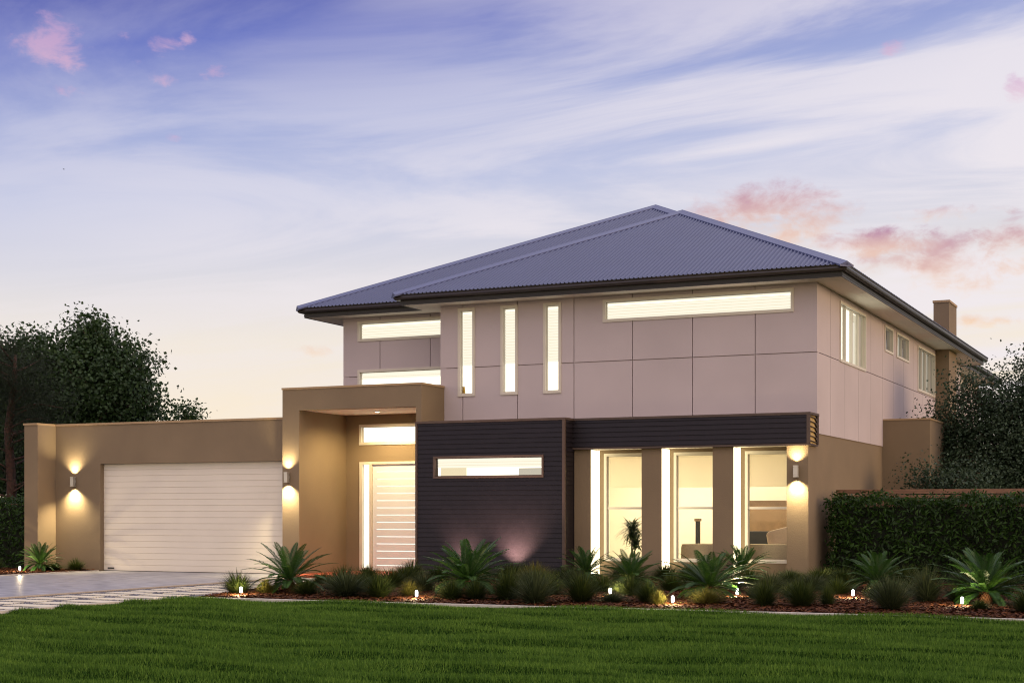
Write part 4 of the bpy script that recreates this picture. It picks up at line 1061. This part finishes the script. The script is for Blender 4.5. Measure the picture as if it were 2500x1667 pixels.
# big broadleaf behind the garage (depth about 47 m)
tree('broadleaf_tree',-31.1,36.5,7.3,[(0,0,5.0,1.75,1.5),(-.95,0,4.3,1.5,1.3),(1.05,-.1,4.5,1.45,1.4),(.15,0,6.1,1.0,.95),(1.2,0,5.7,.85,.8),(-.3,0,3.0,2.0,1.3),(1.0,0,3.1,1.25,1.2),(-.15,0,6.8,.45,.5),(-1.6,0,5.2,.7,.7)],60000,'large dense broadleaf tree rising behind the garage',M['leaf_tree'],M['bark'],41,leaf=.13,trunk_r=.2)
tree('broadleaf_tree',-33.3,36.0,7.0,[(0,0,5.6,1.3,1.1),(.9,0,5.9,.8,.7),(-.9,0,5.0,1.3,1.1),(.3,0,4.0,1.5,1.4),(.7,0,2.6,1.3,1.2),(-1,0,3,1.4,1.3)],34000,'looser broadleaf tree at the far left edge with thin branches showing',M['leaf_tree'],M['bark'],43,leaf=.13)
tree('broadleaf_tree',-34.75,46,5.4,[(0,0,4.6,.6,.45),(.5,0,4.0,.8,.5),(-.6,0,4.0,.9,.5),(.1,0,5.0,.3,.3)],6000,'small treetop peeking above the middle of the garage parapet',M['leaf_tree'],M['bark'],44,leaf=.13)
# pine with reddish trunk at the left edge
pt=empty('pine_tree',(-30.0,30.5,0),'dark pine with bare reddish trunk and branches at the far left edge','tree'); bpy.context.view_layer.update()
px_,py_=-29.1,31.0; mb=MB(); mb.tube([(px_,py_,-.1),(px_+.08,py_,2),(px_-.04,py_,3.5),(px_+.18,py_,4.8),(px_+.2,py_,5.5)],[.15,.13,.11,.08,.03],10)
rr_=random.Random(5); NP=[]
for k in range(26):
    z=1.7+k*.145; a=rr_.uniform(0,6.28); L=rr_.uniform(.6,1.4); z2=z+rr_.uniform(.05,.5)
    x0_=px_+.1; q=(x0_+math.cos(a)*L,py_+math.sin(a)*L,z2); m_=(x0_+math.cos(a)*L*.5,py_+math.sin(a)*L*.5,z+.18)
    mb.tube([(x0_,py_,z),m_,q],[.035,.022,.008],6,False); NP.append((q,.33)); NP.append((m_,.28))
    if z>3.8:
        for _ in range(3): NP.append(((x0_+rr_.gauss(0,.5),py_+rr_.gauss(0,.5),z+rr_.uniform(-.3,.3)),.33))
mb.tube([(px_,py_,3.05),(px_+.25,py_-.1,3.4),(px_+.9,py_-.15,3.5),(px_+1.7,py_-.2,3.46)],[.045,.035,.025,.008],7,False)
mb.tube([(px_,py_,2.2),(px_-.4,py_,2.6),(px_-.9,py_,2.7)],[.04,.03,.01],7,False)
mb.build('trunk',M['redbark'],pt,True)
NP=[(p,s) for p,s in NP if not (p[2]<3.6 and rr_.random()<.35)]
C=np.array([p for p,s in NP]); per=210; P=np.repeat(C,per,0)+rng.normal(0,1,(len(C)*per,3))*np.array([.26,.26,.17])
V,F=leaf_cloud(P,rng.normal(0,1,P.shape),.15,.07,3,1); link('crown',np_mesh('crown',V,F),M['needle'],pt)
# big tree on the right behind the fence
tree('broadleaf_tree',-4.25,36.3,3.6,[(-.2,0,2.6,1.15,1.05),(.5,0,3.1,1.2,1.1),(-1.35,0,3.3,.6,.42),(-1.75,0,2.95,.4,.3),(-.85,0,4.1,.5,.42),(.5,0,4.4,.5,.5),(-1.25,0,2.5,.7,.6),(1.3,0,2.7,1.3,1.4),(.1,0,1.75,1.6,.7),(-.2,0,3.7,.7,.45),(1.4,0,4.1,.9,.9)],95000,'large dark tree right of the house behind the timber fence',M['leaf_tree2'],M['bark'],51,leaf=.075,trunk_r=.075)
tree('young_tree',-5.42,32.9,1.8,[(0,0,1.85,.42,.3),(.4,0,1.6,.5,.35),(-.3,0,2.15,.16,.2),(.6,0,2.0,.4,.3),(-.45,0,1.75,.2,.15)],5000,'low leafy sapling just above the fence beside the rendered side block',M['leaf_tree2'],M['bark'],53,leaf=.07,trunk_r=.022)

# bird
bd=MB(); bx0,by0,bz0=-74.6*.6,78.7*.6,0
D=150.; s_,c_=math.sin(R(24.92)),math.cos(R(24.92)); a_=(156-1250)/3717; B0=Vector((D*(-s_+c_*a_),D*(c_+s_*a_),1.3+(1253-414)/3717*D))
bd.tube([B0+Vector((-.10,0,0)),B0+Vector((-.03,0,.02)),B0+Vector((.05,0,.015)),B0+Vector((.10,0,.02))],[.008,.03,.03,.01],8)
bd.quad(B0+Vector((-.02,0,.02)),B0+Vector((.04,0,.02)),B0+Vector((.03,.16,.07)),B0+Vector((-.0,.20,.06)))
bd.quad(B0+Vector((.04,0,.02)),B0+Vector((-.02,0,.02)),B0+Vector((-.0,-.20,.06)),B0+Vector((.03,-.16,.07)))
tag(bd.build('bird',M['black']),'tiny dark bird flying in the sky at the left','bird')

# ------------------------------------------------------------------ render settings
sc.view_settings.view_transform='Standard'; sc.view_settings.look='None'; sc.view_settings.exposure=0; sc.view_settings.gamma=1
sc.cycles.use_denoising=True; sc.cycles.filter_width=1.1; sc.cycles.max_bounces=6; sc.cycles.diffuse_bounces=3; sc.cycles.glossy_bounces=3; sc.cycles.transparent_max_bounces=12
sc.cycles.sample_clamp_indirect=3; sc.cycles.caustics_reflective=False; sc.cycles.caustics_refractive=False
